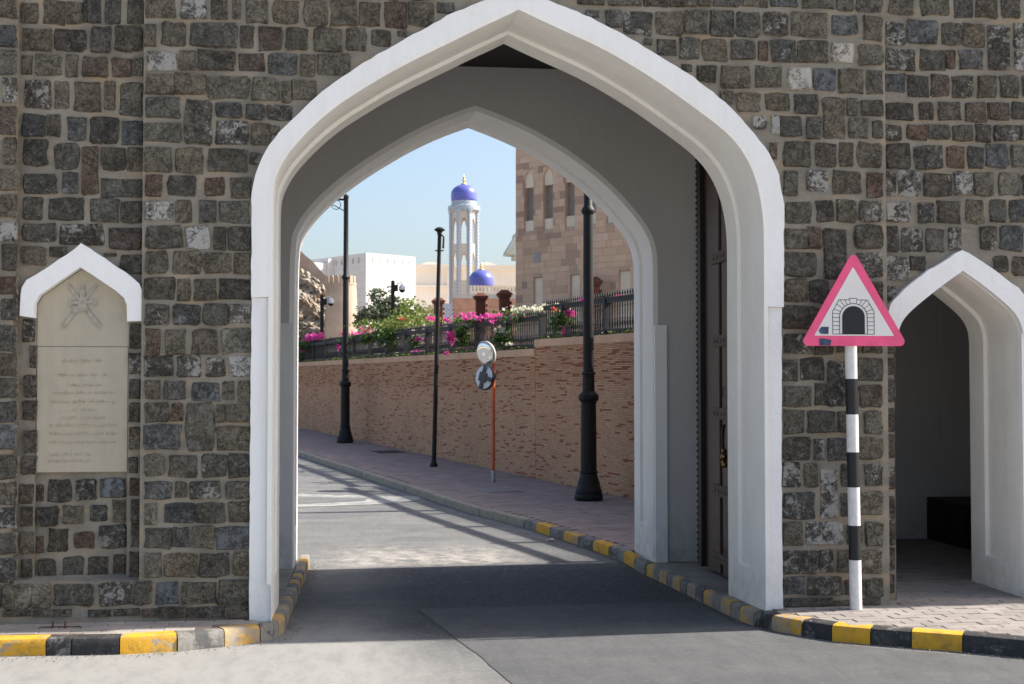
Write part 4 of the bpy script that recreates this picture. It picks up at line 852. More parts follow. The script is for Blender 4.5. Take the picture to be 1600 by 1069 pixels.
MB().lathe([(.082, 1.90), (.074, 4.26), (.085, 4.27), (.105, 4.30), (.105, 4.33), (.08, 4.37), (.066, 4.39), (.060, 6.38), (.07, 6.40), (.07, 6.46), (.03, 6.50)], 18, B0).build('upper_shaft', IRON, lamp, smooth=35)
arm = MB(); z = z0at(LY) + 6.36
arm.tube([(LX, LY, z), (LX - .9, LY, z + .02)], .028, 8); arm.tube([(LX, LY, z - .32), (LX - .3, LY, z - .16), (LX - .8, LY, z)], .012, 6)
arm.tube([(LX - .26 + .12 * math.cos(t * PI2 / 20), LY, z - .14 + .12 * math.sin(t * PI2 / 20)) for t in range(21)], .009, 6); arm.build('arm', IRON, lamp, smooth=40)
MB().lathe([(.02, .1), (.05, .06), (.06, .02), (.17, -.08), (.19, -.12), (.16, -.13), (.02, -.12)], 16, (LX - .95, LY, z - .04)).build('lamp_shade', IRON, lamp, smooth=40)
dup(lamp, (-1.43, 24.65, z0at(24.65)), 'farther black cast iron lamp post with a ringed side arm, standing farther down the pavement')
# slim pole with a cap fitting
PX, PY = .38, 16.41; zb = z0at(PY)
t = thing('slim_pole', 'slim plain black pole with a small cap fitting, between the two lamp posts', 'pole', (PX, PY, zb))
ln = (.023, .0)
MB().lathe([(.075, 0), (.08, .03), (.05, .10), (.048, .14)], 12, (PX, PY, zb)).build('foot', IRON, t, smooth=35)
MB().lathe([(.045, .10), (.042, 2.4), (.038, 4.62)], 12, (PX, PY, zb), ln).build('shaft', IRON, t, smooth=35)
q = (PX + .107, PY, zb + 4.62)
MB().lathe([(.05, 0), (.05, .05), (.10, .08), (.11, .10), (.06, .14), (.02, .15)], 12, q).build('cap', IRON, t, smooth=35)
MB().tube([(q[0] + .02, q[1] - .02, q[2] + .02), (q[0] + .08, q[1] - .04, q[2] - .05), (q[0] + .07, q[1] - .04, q[2] - .28)], .022, 6).build('bracket', IRON, t, smooth=40)
MB().tube([(q[0] + .09 * math.cos(k * PI2 / 14), q[1] + .09 * math.sin(k * PI2 / 14), q[2] - .32) for k in range(15)], .008, 5).build('ring', IRON, t)
# mirror pole
MX, MY = 1.19, 12.89; zb = z0at(MY)
t = thing('mirror_pole', 'orange pole carrying two round traffic mirrors in front of the brick wall', 'mirror pole', (MX, MY, zb))
MB().lathe([(.045, 0), (.045, .01), (.036, .012), (.036, .19), (.03, .20)], 12, (MX, MY, zb)).build('sleeve', GALV, t, smooth=35)
MB().lathe([(.031, .18), (.031, 2.19), (.02, 2.20)], 12, (MX, MY, zb)).build('pole', ORANGE, t, smooth=35)
def disc(center, yaw, pitch, name, back=False):
    M_ = Matrix.Translation(Vector(center)) @ Matrix.Rotation(yaw, 4, 'Z') @ Matrix.Rotation(pitch, 4, 'X')
    def tr(b): b.v = [tuple(M_ @ Vector(p)) for p in b.v]; return b
    def lz(prof, seg=28): return tr(MB().lathe(prof, seg))
    # lathe axis z -> face direction; rotate so that z points along local -y
    R90 = Matrix.Rotation(R(90), 4, 'X')
    def ring(prof):
        b = MB().lathe(prof, 32); b.v = [tuple(M_ @ (R90 @ Vector(p))) for p in b.v]; return b
    rad = .215; root = ring([(rad - .02, -.045), (rad, -.03), (rad + .008, 0), (rad, .012), (rad - .012, .012)]).build(name, MIRRIM if not back else MIRSTRAP, t, org=center, smooth=40)
    ring([((rad - .012) * math.sin(k / 8 * 1.5708), .014 + .045 * math.cos(k / 8 * 1.5708)) for k in range(8, -1, -1)]).build('mirror_face', MIRR, root, smooth=True)
    ring([(.02, -.075), (rad * .6, -.06), (rad - .015, -.046), (rad - .02, -.04)]).build('mirror_back', MIRBACK, root, smooth=40)
    if back:
        b = MB()
        for (x0, x1, z0, z1) in ((-.035, .035, -.21, .21), (-.21, -.05, -.035, .035), (-.085, .085, -.08, .08)):
            b.box(x0, x1, .058 + x1 * .02, .085 + x1 * .05, z0, z1, lambda x, y, z: tuple(M_ @ Vector((x * math.cos(.25) - z * math.sin(.25), y, x * math.sin(.25) + z * math.cos(.25)))))
        b.build('strap', MIRSTRAP, root)
disc((MX - .13, MY - .02, zb + 2.21), R(-52), R(13), 'mirror')
disc((MX - .14, MY - .10, zb + 1.80), R(130), R(4), 'mirror', True)
b = MB(); b.box(MX - .14, MX + .05, MY - .045, MY + .035, zb + 1.80, zb + 1.86); b.box(MX - .10, MX + .05, MY - .04, MY + .03, zb + 2.17, zb + 2.26); b.build('clamp', MIRSTRAP, t)

# ---------------------------------------------------------------- tunnel warning sign
SX, SY = 2.41, -.15
t = thing('warning_sign', 'pink edged triangular tunnel warning sign on a black and white striped pole', 'road sign', (SX, SY, PT))
pr_ = .043; lnx = -.012
bands = [(PT, .468, 'w'), (.468, .715, 'b'), (.715, .989, 'w'), (.989, 1.241, 'b'), (1.241, 1.512, 'w'), (1.512, 1.769, 'b'), (1.769, 2.05, 'w')]
for z0, z1, k in bands:
    b = MB(); vs = []; seg = 20; rj = random.Random(int(z0 * 1000))
    jit = [rj.uniform(-.004, .004) for _ in range(seg)]
    for z in (z0, z1):
        for q in range(seg): a = PI2 * q / seg; vs.append((SX + lnx * (z - PT) + pr_ * math.cos(a), SY + pr_ * math.sin(a), z))
    b.add(vs, [(q, (q + 1) % seg, seg + (q + 1) % seg, seg + q) for q in range(seg)] + [tuple(range(seg))[::-1], tuple(range(seg, 2 * seg))]); b.build('pole_band', POLEW if k == 'w' else POLEB, t, smooth=40)
YF = SY - .055
def rtri(pts, rad, n=6):
    out = []; m = len(pts)
    for i in range(m):
        p = Vector(pts[i]); a = (Vector(pts[i - 1]) - p).normalized(); c = (Vector(pts[(i + 1) % m]) - p).normalized(); th = a.angle(c) / 2
        d = rad / math.tan(th); ce = p + (a + c).normalized() * (rad / math.sin(th)); s0 = p + a * d - ce; s1 = p + c * d - ce; a0 = math.atan2(s0.y, s0.x); a1 = math.atan2(s1.y, s1.x); da = (a1 - a0 + math.pi) % PI2 - math.pi
        out += [(ce.x + rad * math.cos(a0 + da * k / n), ce.y + rad * math.sin(a0 + da * k / n)) for k in range(n + 1)]
    return out
outer = rtri([(1.985, 2.005), (2.795, 2.005), (2.39, 2.695)], .035)
sp = MB().prism(outer, YF - .004, YF + .004).build('sign_plate', SGPINK, t)
MB().box(SX - .09, SX + .07, YF + .004, YF + .02, 2.12, 2.16).box(SX - .07, SX + .05, YF + .004, YF + .02, 2.36, 2.40).build('clamp', GALV, t)
e = .0012
def on(b, poly, k, w=.0012): b.prism(poly, YF - .004 - k * e - w, YF - .004 - k * e)
b = MB(); on(b, rtri([(2.092, 2.078), (2.690, 2.078), (2.385, 2.575)], .004, 3), 0); b.build('white_field', SGWHITE, sp)
px = lambda u: 2.23 + (u - 1300) * (.31 / 64.6); pz = lambda v: 2.09 + (522.5 - v) * .00448
def strokes(b, segs, w, k):
    for p, q in segs:
        d = Vector((q[0] - p[0], q[1] - p[1])); d.normalize(); n = Vector((-d.y, d.x)) * w / 2
        on(b, [(p[0] + n.x, p[1] + n.y), (p[0] - n.x, p[1] - n.y), (q[0] - n.x, q[1] - n.y), (q[0] + n.x, q[1] + n.y)], k)
def W(u, v): return (px(u), pz(v))
ol = [W(1300, 522.5), W(1300, 486), W(1310, 467.5), W(1326, 467.5), W(1326, 465), W(1338, 465), W(1338, 467.5), W(1354, 467.5), W(1364.6, 486), W(1364.6, 522.5)]
b = MB(); strokes(b, list(zip(ol, ol[1:])) + [(ol[0], ol[-1])], .0042, 1)
cx_, cz_ = 1332.3, 495; ri = 21
def arcp(rad, n=18): return [W(cx_ - rad, 522.5)] + [W(cx_ + rad * math.cos(math.pi - math.pi * k / n), cz_ - rad * math.sin(math.pi * k / n)) for k in range(n + 1)] + [W(cx_ + rad, 522.5)]
a_ = arcp(ri + .6); strokes(b, list(zip(a_, a_[1:])), .0042, 2)
for v in (489.5, 496, 502.5, 509, 515.5): strokes(b, [(W(1300, v), W(1311.5, v)), (W(1353, v), W(1364.6, v))], .0036, 1)
for k, (u, v) in enumerate(((1302, 482), (1306, 474), (1311, 467.5), (1319, 467.5), (1326.5, 467.5), (1338, 467.5), (1345.5, 467.5), (1353, 467.5), (1358.5, 474), (1362.5, 482))):
    a = math.atan2(cz_ - v, u - cx_); strokes(b, [(W(u, v), W(cx_ + 21.5 * math.cos(a), cz_ - 21.5 * math.sin(a)))], .0036, 1)
b.build('stone_outline', SGBLACK, sp)
b = MB(); on(b, arcp(17.6), 2); b.build('tunnel_mouth', SGBLACK, sp)
for pts in (((1278, 517), (1282, 511), (1293.5, 511), (1293, 522.5), (1281, 522)), ((1279, 530), (1284, 529.5), (1297.5, 532), (1296, 541), (1279.5, 540.5))):
    b = MB(); on(b, [W(*q) for q in pts], 3, .0008); b.build('sticker', STICK, sp)
# rusty bolted lid iron on the left pavement
t = thing('bolt_bracket', 'small rusty iron bracket with two upright bolts on the left pavement', 'bracket', (-3.1, -.17, PT))
MB().tube([(-3.24, -.20, PT + .004), (-3.23, -.16, PT + .006), (-2.98, -.17, PT + .006), (-2.97, -.21, PT + .004)], .004, 6).build('rod', RUST, t)
for x in (-3.155, -3.075): MB().lathe([(.012, 0), (.012, .012), (.006, .014), (.006, .045), (.008, .046)], 8, (x, -.18, PT)).build('bolt', RUST, t)

# manhole covers and a slab patch on the far pavement, litter and grit in the gutters
def cover(x, y, lx, ly, label, mat):
    z = z0at(y); t = thing('manhole_cover', label, 'manhole cover', (x, y, z)); a = math.atan2(WD.y, WD.x); c_, s_ = math.cos(a), math.sin(a)
    xf = lambda u, v, w_: (x + u * c_ - v * s_, y + u * s_ + v * c_, z + w_)
    MB().box(-lx / 2, lx / 2, -ly / 2, ly / 2, -.03, .008, xf).build('cover_frame', GALV, t); MB().box(-lx / 2 + .04, lx / 2 - .04, -ly / 2 + .04, ly / 2 - .04, -.02, .011, xf).build('lid', mat, t)
cover(-.42, 20.9, 1.0, .75, 'dark manhole cover in the far pavement between the two lamp posts', IRON)
cover(1.12, 11.5, .8, .6, 'pale concrete manhole cover in the far pavement near the mirror pole', PAVEPALE)
b = MB(); r = random.Random(14)
for path, side, s0, s1_ in ((LP, -1, 5.0, LP.c[-1]), (RP, 1, RP.near(4., -2.0), RP.near(1.2, 6.4))):
    for _ in range(900):
        s = r.uniform(s0, s1_); d = abs(r.gauss(0, .07)) + .004; x, y = path.at(s); nx, ny = path.nrm(s); q = r.uniform(.002, .007) * (1.6 if r.random() < .06 else 1); px_, py_, pz_ = x + nx * side * d, y + ny * side * d, G(y) + .004
        b.add([(px_ - q, py_ - q * r.uniform(.4, 1), pz_), (px_ + q, py_ - q * r.uniform(.3, 1), pz_), (px_ + r.uniform(-q, q), py_ + q, pz_), (px_ + r.uniform(-q, q) * .5, py_, pz_ + q * r.uniform(.6, 1.3))], [(0, 1, 3), (1, 2, 3), (2, 0, 3)])
o = b.build('gutter_grit', flat('gutter_grit', (.20, .17, .13), .95, .1, .5, 90), kind='stuff'); o['label'] = 'scattered grit lying in the gutters along the painted kerbs'; o['category'] = 'grit'
t = thing('litter', 'small crumpled pale paper in the gutter by the yellow kerb past the arch', 'litter', (1.12, 6.0, G(6.0)))
b = MB(); b.add([(1.06, 5.98, G(6) + .006), (1.12, 5.95, G(6) + .03), (1.19, 6.0, G(6) + .008), (1.16, 6.05, G(6) + .035), (1.09, 6.05, G(6) + .01)], [(0, 1, 4), (1, 3, 4), (1, 2, 3)]); b.build('paper', MIRRIM, t)

# ---------------------------------------------------------------- pink sandstone building
BP, BU = Vector((4.43, 35.64)), Vector((3.49, -4.29)).normalized(); BN = Vector((BU.y, -BU.x))
def bx(s, o, z): p = BP + BU * s + BN * o; return (p.x, p.y, z)
if BN.dot(Vector((-1.17, -9)) - BP) < 0: BN = -BN
bd_ = thing('sandstone_building', 'pink sandstone block building with tall lancet windows behind the balustrade', 'building', (4.43, 35.64, 2.1))
wins = [(.40, .86), (1.32, 1.77), (2.32, 2.76), (3.24, 3.69), (4.15, 4.60), (5.1, 5.55)]
doors = [(.86, 1.28), (2.55, 2.98), (4.67, 5.14)]
def lpoly(a, c, z0, zs, zt, n=5):
    m = (a + c) / 2; L = [(a, z0), (c, z0), (c, zs)]
    for k in range(1, n): t = k / n; L.append((c - (c - m) * t ** 1.5, zs + (zt - zs) * math.sin(t * 1.5708) ** .9))
    L.append((m, zt)); 
    for k in range(n - 1, 0, -1): t = k / n; L.append((a + (m - a) * t ** 1.5, zs + (zt - zs) * math.sin(t * 1.5708) ** .9))
    L.append((a, zs)); return L
def bprism(poly, o0, o1):
    b = MB(); n = len(poly); v = [bx(s, o0, z) for s, z in poly] + [bx(s, o1, z) for s, z in poly]
    return b.add(v, [tuple(range(n)), tuple(range(2 * n - 1, n - 1, -1))] + [(i, i + n, (i + 1) % n + n, (i + 1) % n) for i in range(n)])
zs = [2.1, 4.3, 5.38, 7.03, 9.2, 12]
bprism([(0, 2.1), (11, 2.1), (11, 12), (0, 12)], -.22, -8).build('wall', PINKMORT, bd_)
# front skin: strips round the openings
def rect(s0, s1, z0, z1): bprism([(s0, z0), (s1, z0), (s1, z1), (s0, z1)], 0, -.215).build('wall', PINKMORT, bd_)
rect(0, 11, 9.2, 12); rect(0, 11, 5.40, 7.03)
def strips(ops, z0, z1):
    s_ = 0
    for a, c in ops: rect(s_, a, z0, z1); s_ = c
    rect(s_, 11, z0, z1)
strips(wins, 7.032, 9.198); strips(doors, 2.1, 5.398)
for a, c in wins:
    w_ = bprism([(a, 7.035), (c, 7.035), (c, 9.195), (a, 9.195)], -.19, -.219).build('window', SHUTTER, bd_)
    bprism([(a + .005, 7.04), (c - .005, 7.04), (c - .005, 7.41), (a + .005, 7.41)], -.06, -.188).build('sill_panel', PALESTONE, w_)
    bprism([(a + .005, 8.57), (c - .005, 8.57), (c - .005, 9.19), (a + .005, 9.19)], -.06, -.188).build('arch_panel', PALESTONE, w_)
    bprism([(a, 9.19)] + [q for q in lpoly(a, c, 8.8, 8.8, 9.15)[2:]][::-1] + [(c, 9.19)], .012, -.06).build('arch_spandrel', PINKB, w_)
for a, c in doors: bprism([(a, 3.0), (c, 3.0), (c, 5.39), (a, 5.39)], -.07, -.21).build('pale_panel', PALESTONE, bd_)
bprism([(.89, 5.90), (1.19, 5.90), (1.19, 6.27), (.89, 6.27)], .03, .012).build('vent_plate', flat('grey_vent', (.30, .28, .27)), bd_)
r = random.Random(4); bk = []
z = 2.3
while z < 11.9:
    h = r.choice((.19, .23, .26)); s_ = 0; off = r.uniform(.1, .5); first = True
    while s_ < 10.9:
        l = off if first else r.choice((.24, .36, .5, .62, .78)); first = False; e_ = min(11, s_ + l); parts_ = [(s_, e_)]
        for ops, za, zb in ((wins, 7.03, 9.19), (doors, 2.1, 5.39)):
            if z + h > za + .03 and z < zb - .03:
                for a, c in ops:
                    n_ = []
                    for q0, q1 in parts_:
                        if q1 <= a or q0 >= c: n_.append((q0, q1))
                        else:
                            if q0 < a: n_.append((q0, a))
                            if q1 > c: n_.append((c, q1))
                    parts_ = n_
        for q0, q1 in parts_:
            if q1 - q0 > .04: bk.append((q0 + .005, q1 - .005, z + .005, z + h - .005))
        s_ = e_
    z += h
def bvis(t): s_, z_ = (t[0] + t[1]) / 2, (t[2] + t[3]) / 2; return 0 if (s_ < 5.7 and 4.2 < z_ < 10.3) else 1
bk.sort(key=lambda t: (bvis(t), -(t[1] - t[0]) * (t[3] - t[2]))); rs = MB()
for i, (a, c, z0, z1) in enumerate(bk):
    o = r.uniform(.008, .016); vs = [bx(s, q, z) for q in (-.02, o) for s, z in ((a, z0), (c, z0), (c, z1), (a, z1))]
    f = [(4, 5, 6, 7), (0, 1, 5, 4), (2, 3, 7, 6), (1, 2, 6, 5), (3, 0, 4, 7)]
    if i < 300: MB().add(vs, f).build('stone_block', PINKB, bd_, org=vs[4])
    else: rs.add(vs, f)
rs.build('block_courses', PINKB, bd_, kind='stuff')
t = thing('far_pavilion', 'building with a flared greenish cornice peeking out left of the pink sandstone building', 'building', (10, 56, 2))
MB().box(6.75, 14, 52.6, 53.4, 1, 7.9).build('wall', CREAMSTONE, t)
MB().prism([(6.72, 7.75), (6.45, 7.75), (6.45, 7.95), (6.05, 7.98), (6.05, 8.12), (6.5, 8.85), (6.5, 9.0), (14.4, 9.0), (14.4, 7.75)], 52.2, 53.6).build('cornice', GREENC, t)

# ---------------------------------------------------------------- mosque: minaret, small dome, compound wall
mc = Vector((8.86, 110.1)); cdir = (Vector((-1.17, -9.04)) - mc).normalized(); a0 = math.atan2(cdir.y, cdir.x)
t = thing('minaret', 'tall cream minaret with blue tiled corner strips and a cobalt blue dome', 'minaret', (mc.x, mc.y, 1))
RA = 1.32; ap = RA * math.cos(PI2 / 16); hw = RA * math.sin(PI2 / 16)
def fpt(k, u, o, z):
    a = a0 + PI2 * k / 8; return (mc.x + math.cos(a) * (ap + o) - math.sin(a) * u, mc.y + math.sin(a) * (ap + o) + math.cos(a) * u, z)
def fprism(b, k, poly, o0, o1):
    n = len(poly); v = [fpt(k, u, o0, z) for u, z in poly] + [fpt(k, u, o1, z) for u, z in poly]
    return b.add(v, [tuple(range(n)), tuple(range(2 * n - 1, n - 1, -1))] + [(i, i + n, (i + 1) % n + n, (i + 1) % n) for i in range(n)])
for k in range(8):
    b = MB(); ow = .24
    fprism(b, k, [(-hw, 1), (-ow, 1), (-ow, 17.85), (-hw, 17.85)], 0, -.16); fprism(b, k, [(ow, 1), (hw, 1), (hw, 17.85), (ow, 17.85)], 0, -.16)
    for z0, z1, sp, tp in ((1, 11.25, None, None), (13.2, 14.65, 13.2, 13.87), (16.4, 17.85, 16.4, 17.1)):
        if sp: fprism(b, k, [(-ow, z1), (-ow, sp)] + [(-ow + ow * j / 4, sp + (tp - sp) * math.sin(j / 4 * 1.5708)) for j in range(1, 5)] + [(ow - ow * j / 4, sp + (tp - sp) * math.sin(j / 4 * 1.5708)) for j in range(3, -1, -1)] + [(ow, z1)], 0, -.16)
        else: fprism(b, k, [(-ow, z0), (ow, z0), (ow, z1), (-ow, z1)], 0, -.16)
    b.build('shaft_face', MARBLE, t)
    b = MB(); a = a0 + PI2 * (k + .5) / 8; p = (mc.x + math.cos(a) * RA, mc.y + math.sin(a) * RA, 1); b.lathe([(.17, 0), (.17, 16.5), (.30, 16.85)], 8, p); b.build('tiled_strip', TILE, t)
MB().lathe([(1.15, 17.6), (1.5, 17.83), (1.52, 18.0), (1.5, 18.24), (1.3, 18.3)], 32, (mc.x, mc.y, 0)).build('balcony', TILE, t, smooth=30)
MB().lathe([(1.2, 18.25), (1.2, 18.7)], 32, (mc.x, mc.y, 0)).build('drum', TILE, t, smooth=30)
def dome(at, rad, z0, h, par, fz):
    pr = [(rad * .97, z0), (rad, z0 + h * .15), (rad * 1.0, z0 + h * .42)] + [(rad * math.cos(q) , z0 + h * .42 + h * .56 * math.sin(q)) for q in [j * .1571 for j in range(1, 10)]] + [(.03 * rad, z0 + h)]
    MB().lathe(pr, 36, (at[0], at[1], 0)).build('dome', BLUE, par, smooth=True)
    z1 = z0 + h; f = (fz - z1)
    MB().lathe([(rad * .30, z1 - h * .03), (rad * .22, z1 + f * .05), (rad * .06, z1 + f * .12), (rad * .10, z1 + f * .25), (rad * .15, z1 + f * .36), (rad * .09, z1 + f * .48), (rad * .05, z1 + f * .52), (rad * .10, z1 + f * .62), (rad * .05, z1 + f * .72), (rad * .03, z1 + f * .8), (.004, fz)], 12, (at[0], at[1], 0)).build('finial', GOLD, par, smooth=True)
dome(mc, 1.22, 18.68, 1.67, t, 21.35)
t = thing('mosque_dome', 'low cobalt blue dome with gold finial rising behind the mosque wall', 'dome', (9.14, 96, 1))
MB().lathe([(1.6, 1), (1.6, 8.6), (1.1, 8.9)], 24, (9.14, 96.2, 0)).build('base', MARBLE, t, smooth=30); MB().lathe([(.98, 8.8), (.98, 9.66)], 32, (9.14, 96.2, 0)).build('drum', TILE, t, smooth=30)
dome((9.14, 96.2), 1.03, 9.63, 1.5, t, 11.8)
t = thing('mosque_wall', 'brick-red mosque compound wall with a grey band and pale crenellations', 'wall', (10, 85.4, 1))
MB().box(6.0, 16, 85.4, 86.2, .5, 8.0).build('wall', flat('brick_red_wall', (.42, .24, .17), .9, .15, .15, 1.5, .3), t); MB().box(6.0, 16, 85.36, 86.2, 8.0, 8.32).build('band', flat('grey_band', (.42, .40, .39)), t)
MB().box(7.25, 16, 85.5, 86.1, 8.32, 8.55).build('parapet', PALESTONE, t)
q = MB().box(7.26, 7.42, 85.5, 86.1, 8.55, 8.98); m0 = q.build('merlon', PALESTONE, t, org=(7.26, 85.5, 8.55))
for k in range(1, 34): place('merlon', m0.data, t, (7.26 + k * .26, 85.5, 8.55))
MB().box(5.28, 5.995, 85.45, 86.2, .5, 7.62).build('tile_panel', TILE, t)

# ---------------------------------------------------------------- far white and cream buildings
t = thing('white_building', 'big plain white stone building with slit openings under its flat top', 'building', (.16, 161.6, 0))
ca, sa = math.cos(R(36)), math.sin(R(36))
def wf(x, y, z): return (.16 + x * ca - y * sa, 161.6 + x * sa + y * ca, z)
slr = [(1.05, 17.4), (2.3, 17.4), (3.55, 17.4), (4.8, 17.4), (6.1, 17.4), (7.4, 17.4)]
MB().box(.2, 8.35, .2, 24, 0, 18.9, wf).build('wall', WHITESTONE, t)
b = MB(); s_ = 0
for x, z in slr: b.box(s_, x - .09, 0, .2, 17.75, 18.5, wf); s_ = x + .09
b.box(s_, 8.35, 0, .2, 17.75, 18.5, wf).box(0, 8.35, 0, .2, 18.5, 19.0, wf).box(0, 8.35, 0, .2, 0, 17.75, wf)
b.build('front_face', WHITESTONE, t)
b = MB(); s_ = .2
for y in (1.6, 2.9, 4.2, 5.5, 6.8, 8.1): b.box(0, .198, s_, y - .25, 17.75, 18.5, wf); s_ = y + .25
b.box(0, .198, s_, 24, 17.75, 18.5, wf).box(0, .198, .2, 24, 18.5, 19.0, wf).box(0, .198, .2, 24, 0, 17.75, wf); b.build('side_face', WHITESTONE, t)
MB().box(-.9, -.02, 7.4, 34, 0, 18.7, wf).build('side_block', WHITESTONE, t); MB().box(-3.4, -.92, 7.8, 34, 0, 18.1, wf).build('low_block', WHITESTONE, t)
t = thing('cream_building', 'long low cream building with cornice and arched doorways behind the minaret', 'building', (16, 190, 0))
MB().box(7.6, 40, 190.8, 205, 0, 19.6).build('wall', CREAMSTONE, t); MB().box(7.4, 40.3, 190.2, 205, 19.4, 19.9).build('cornice', CREAMSTONE, t); MB().box(7.4, 40.3, 189.9, 205, 19.9, 20.2).build('cornice', CREAMSTONE, t)
MB().box(7.6, 13.0, 190.3, 190.79, 16.6, 17.0).build('ledge', CREAMSTONE, t); MB().box(13.0, 14.2, 189.9, 190.79, 0, 19.38).build('pilaster', CREAMSTONE, t)
MB().prism([(8.5, 20.2), (12.5, 20.2), (11, 20.75), (10, 20.75)], 192, 200).build('roof_light', CREAMSTONE, t); MB().prism([(17.5, 20.2), (21.5, 20.2), (19.5, 20.9)], 192, 200).build('roof_light', CREAMSTONE, t)
for x in (7.95, 9.8, 12.0): 
    d_ = MB().box(x, x + 1.05, 190.7, 190.79, 9.6, 12.3).build('doorway', flat('dark_doorway', (.05, .04, .035)), t); MB().prism([(x - .1, 12.6)] + [(x + .55 + .65 * math.cos(math.pi - j * math.pi / 8), 13 + .9 * math.sin(j * math.pi / 8)) for j in range(9)] + [(x + 1.2, 12.6)], 190.72, 190.79).build('fanlight', FORT, d_)

# ---------------------------------------------------------------- fort, rock, round tower
def ncoord(x, y, s):
    return math.sin(x * 1.7 * s + 1.3 * math.sin(y * 2.1 * s)) * .5 + math.sin(y * 2.9 * s + 2 * math.sin(x * 1.1 * s)) * .35 + math.sin((x + y) * 5.3 * s) * .25 + math.sin(x * 9.1 * s - y * 7.7 * s) * .2
b = MB(); nx_, nz_ = 150, 70; vs = []
r = random.Random(6)
for j in range(nz_ + 1):
    for i in range(nx_ + 1):
        x = -1.6 - 24 * (i / nx_) ** 1.35; tp = interp(-x, (1.6, 2.4, 2.75, 3.3, 4.1, 5.0, 9, 26), (2.6, 5.4, 6.8, 7.9, 8.7, 9.1, 12, 15)); f = j / nz_
        zz = 1 + (tp - 1) * f; y = 69.9 + 2.2 * f + ncoord(x, zz, .8) * .42 + ncoord(x, zz, 2.3) * .16 + r.uniform(-.12, .12) + abs(ncoord(x * 1.3, zz, 4.1)) * .22
        vs.append((x + ncoord(zz, x, 1.1) * .14, y, zz + r.uniform(-.06, .06)))
b.add(vs, [(j * (nx_ + 1) + i, j * (nx_ + 1) + i + 1, (j + 1) * (nx_ + 1) + i + 1, (j + 1) * (nx_ + 1) + i) for j in range(nz_) for i in range(nx_)])
b.build('rock_hillside', ROCK, smooth=False, kind='structure')
t = thing('fort_wall', 'sloping brown plastered fort wall on top of the rock at far left', 'fort wall', (-6, 74, 1))
MB().prism(rough([(-1.6, 1), (-1.7, 5.6), (-2.55, 8.2), (-3.0, 8.55), (-3.9, 9.45), (-4.85, 10.3), (-9, 13.5), (-26, 16), (-26, 1)], .04, .5, 2), 73.4, 76).build('wall', FORT, t)
t = thing('round_tower', 'round brown fort tower with crenellated top beside the rock', 'tower', (-2.05, 70.4, 1))
MB().lathe([(1.16, 1), (1.02, 5.4), (.90, 7.72), (.93, 7.75), (.93, 7.86), (.86, 7.87), (.80, 7.80)], 36, (-2.05, 70.3, 0)).build('wall', FORT, t, smooth=30)
for k in range(16):
    a = PI2 * k / 16; q = MB(); 
    pts = [(rr_ * math.cos(a + da), rr_ * math.sin(a + da)) for rr_, da in ((.90, -.14), (.90, .14), (.76, .14), (.76, -.14))]
    q.slab([(-2.05 + x, 70.3 + y) for x, y in pts], 7.82, 8.3).build('merlon', FORT, t)

# ---------------------------------------------------------------- terrace furniture: cameras, pillars, wires
TZ = 2.15
def cctv(x, y, ztop, label):
    t = thing('cctv_pole', label, 'camera pole', (x, y, TZ), 'camera poles on the terrace')
    MB().lathe([(.06, 0), (.06, ztop - TZ), (.03, ztop - TZ + .02)], 10, (x, y, TZ)).build('pole', IRON, t, smooth=35)
    MB().box(x - .02, x + .16, y - .08, y + .06, ztop - .32, ztop - .12).build('junction_box', IRON, t)
    MB().tube([(x + .1, y, ztop - .16), (x + .18, y, ztop - .06), (x + .26, y, ztop - .04), (x + .29, y, ztop - .10)], .02, 6).build('arm', CAMW, t, smooth=40)
    c = MB().lathe([(.10, -.03), (.105, .05), (.06, .12), (.03, .14)], 14, (x + .29, y, ztop - .24)).build('housing', CAMW, t, smooth=40)
    MB().lathe([(.02, -.125), (.07, -.10), (.095, -.05), (.10, -.03)], 14, (x + .29, y, ztop - .24)).build('camera_dome', GLASSD, c, smooth=True)
    return t
c1 = cctv(-.02, 31.05, 4.92, 'dark pole with a white dome camera rising behind the yellow-green shrub')
dup(c1, (-2.27, 33.35, 1.85), 'dark pole with a white dome camera in front of the rock at far left')
def pillar(x, y, zt, label):
    t = thing('fence_pillar', label, 'pillar', (x, y, TZ), 'dark red fence pillars behind the balustrade'); h = zt - TZ
    def bxx(w, z0, z1): return MB().box(x - w, x + w, y - w, y + w, TZ + z0, TZ + z1)
    bevel(bxx(.19, -.1, h - .28).build('pillar_shaft', REDPIL, t), .02, 1)
    c = MB(); 
    for w, z0, z1 in ((.24, h - .28, h - .2), (.28, h - .2, h - .13)): c.box(x - w, x + w, y - w, y + w, TZ + z0, TZ + z1)
    c.add([(x - .26, y - .26, TZ + h - .13), (x + .26, y - .26, TZ + h - .13), (x + .26, y + .26, TZ + h - .13), (x - .26, y + .26, TZ + h - .13), (x - .12, y - .12, TZ + h), (x + .12, y - .12, TZ + h), (x + .12, y + .12, TZ + h), (x - .12, y + .12, TZ + h)], [(0, 1, 5, 4), (1, 2, 6, 5), (2, 3, 7, 6), (3, 0, 4, 7), (4, 5, 6, 7), (3, 2, 1, 0)])
    c.build('pillar_cap', REDPIL, t)
    for k in range(4): MB().lathe([(.03, 0), (.05, .03), (.03, .06), (.05, .09), (.03, .12)], 8, (x + .23, y - .1, TZ + h - .55 - k * .2)).build('insulator', REDPIL, t)
    return t
PILS = [(1.04, 51.05, 5.5, 'dark red fence pillar half hidden behind the yellow-green shrub'), (2.35, 45.85, 5.4, 'dark red fence pillar standing just right of the slim black pole'), (3.67, 40.66, 5.25, 'dark red fence pillar below the small blue dome, with a stepped cap'), (4.36, 38.56, 5.22, 'dark red fence pillar beside the left corner of the pink building'), (6.55, 32.2, 5.21, 'dark red fence pillar in front of the pink building, right of the near lamp post')]
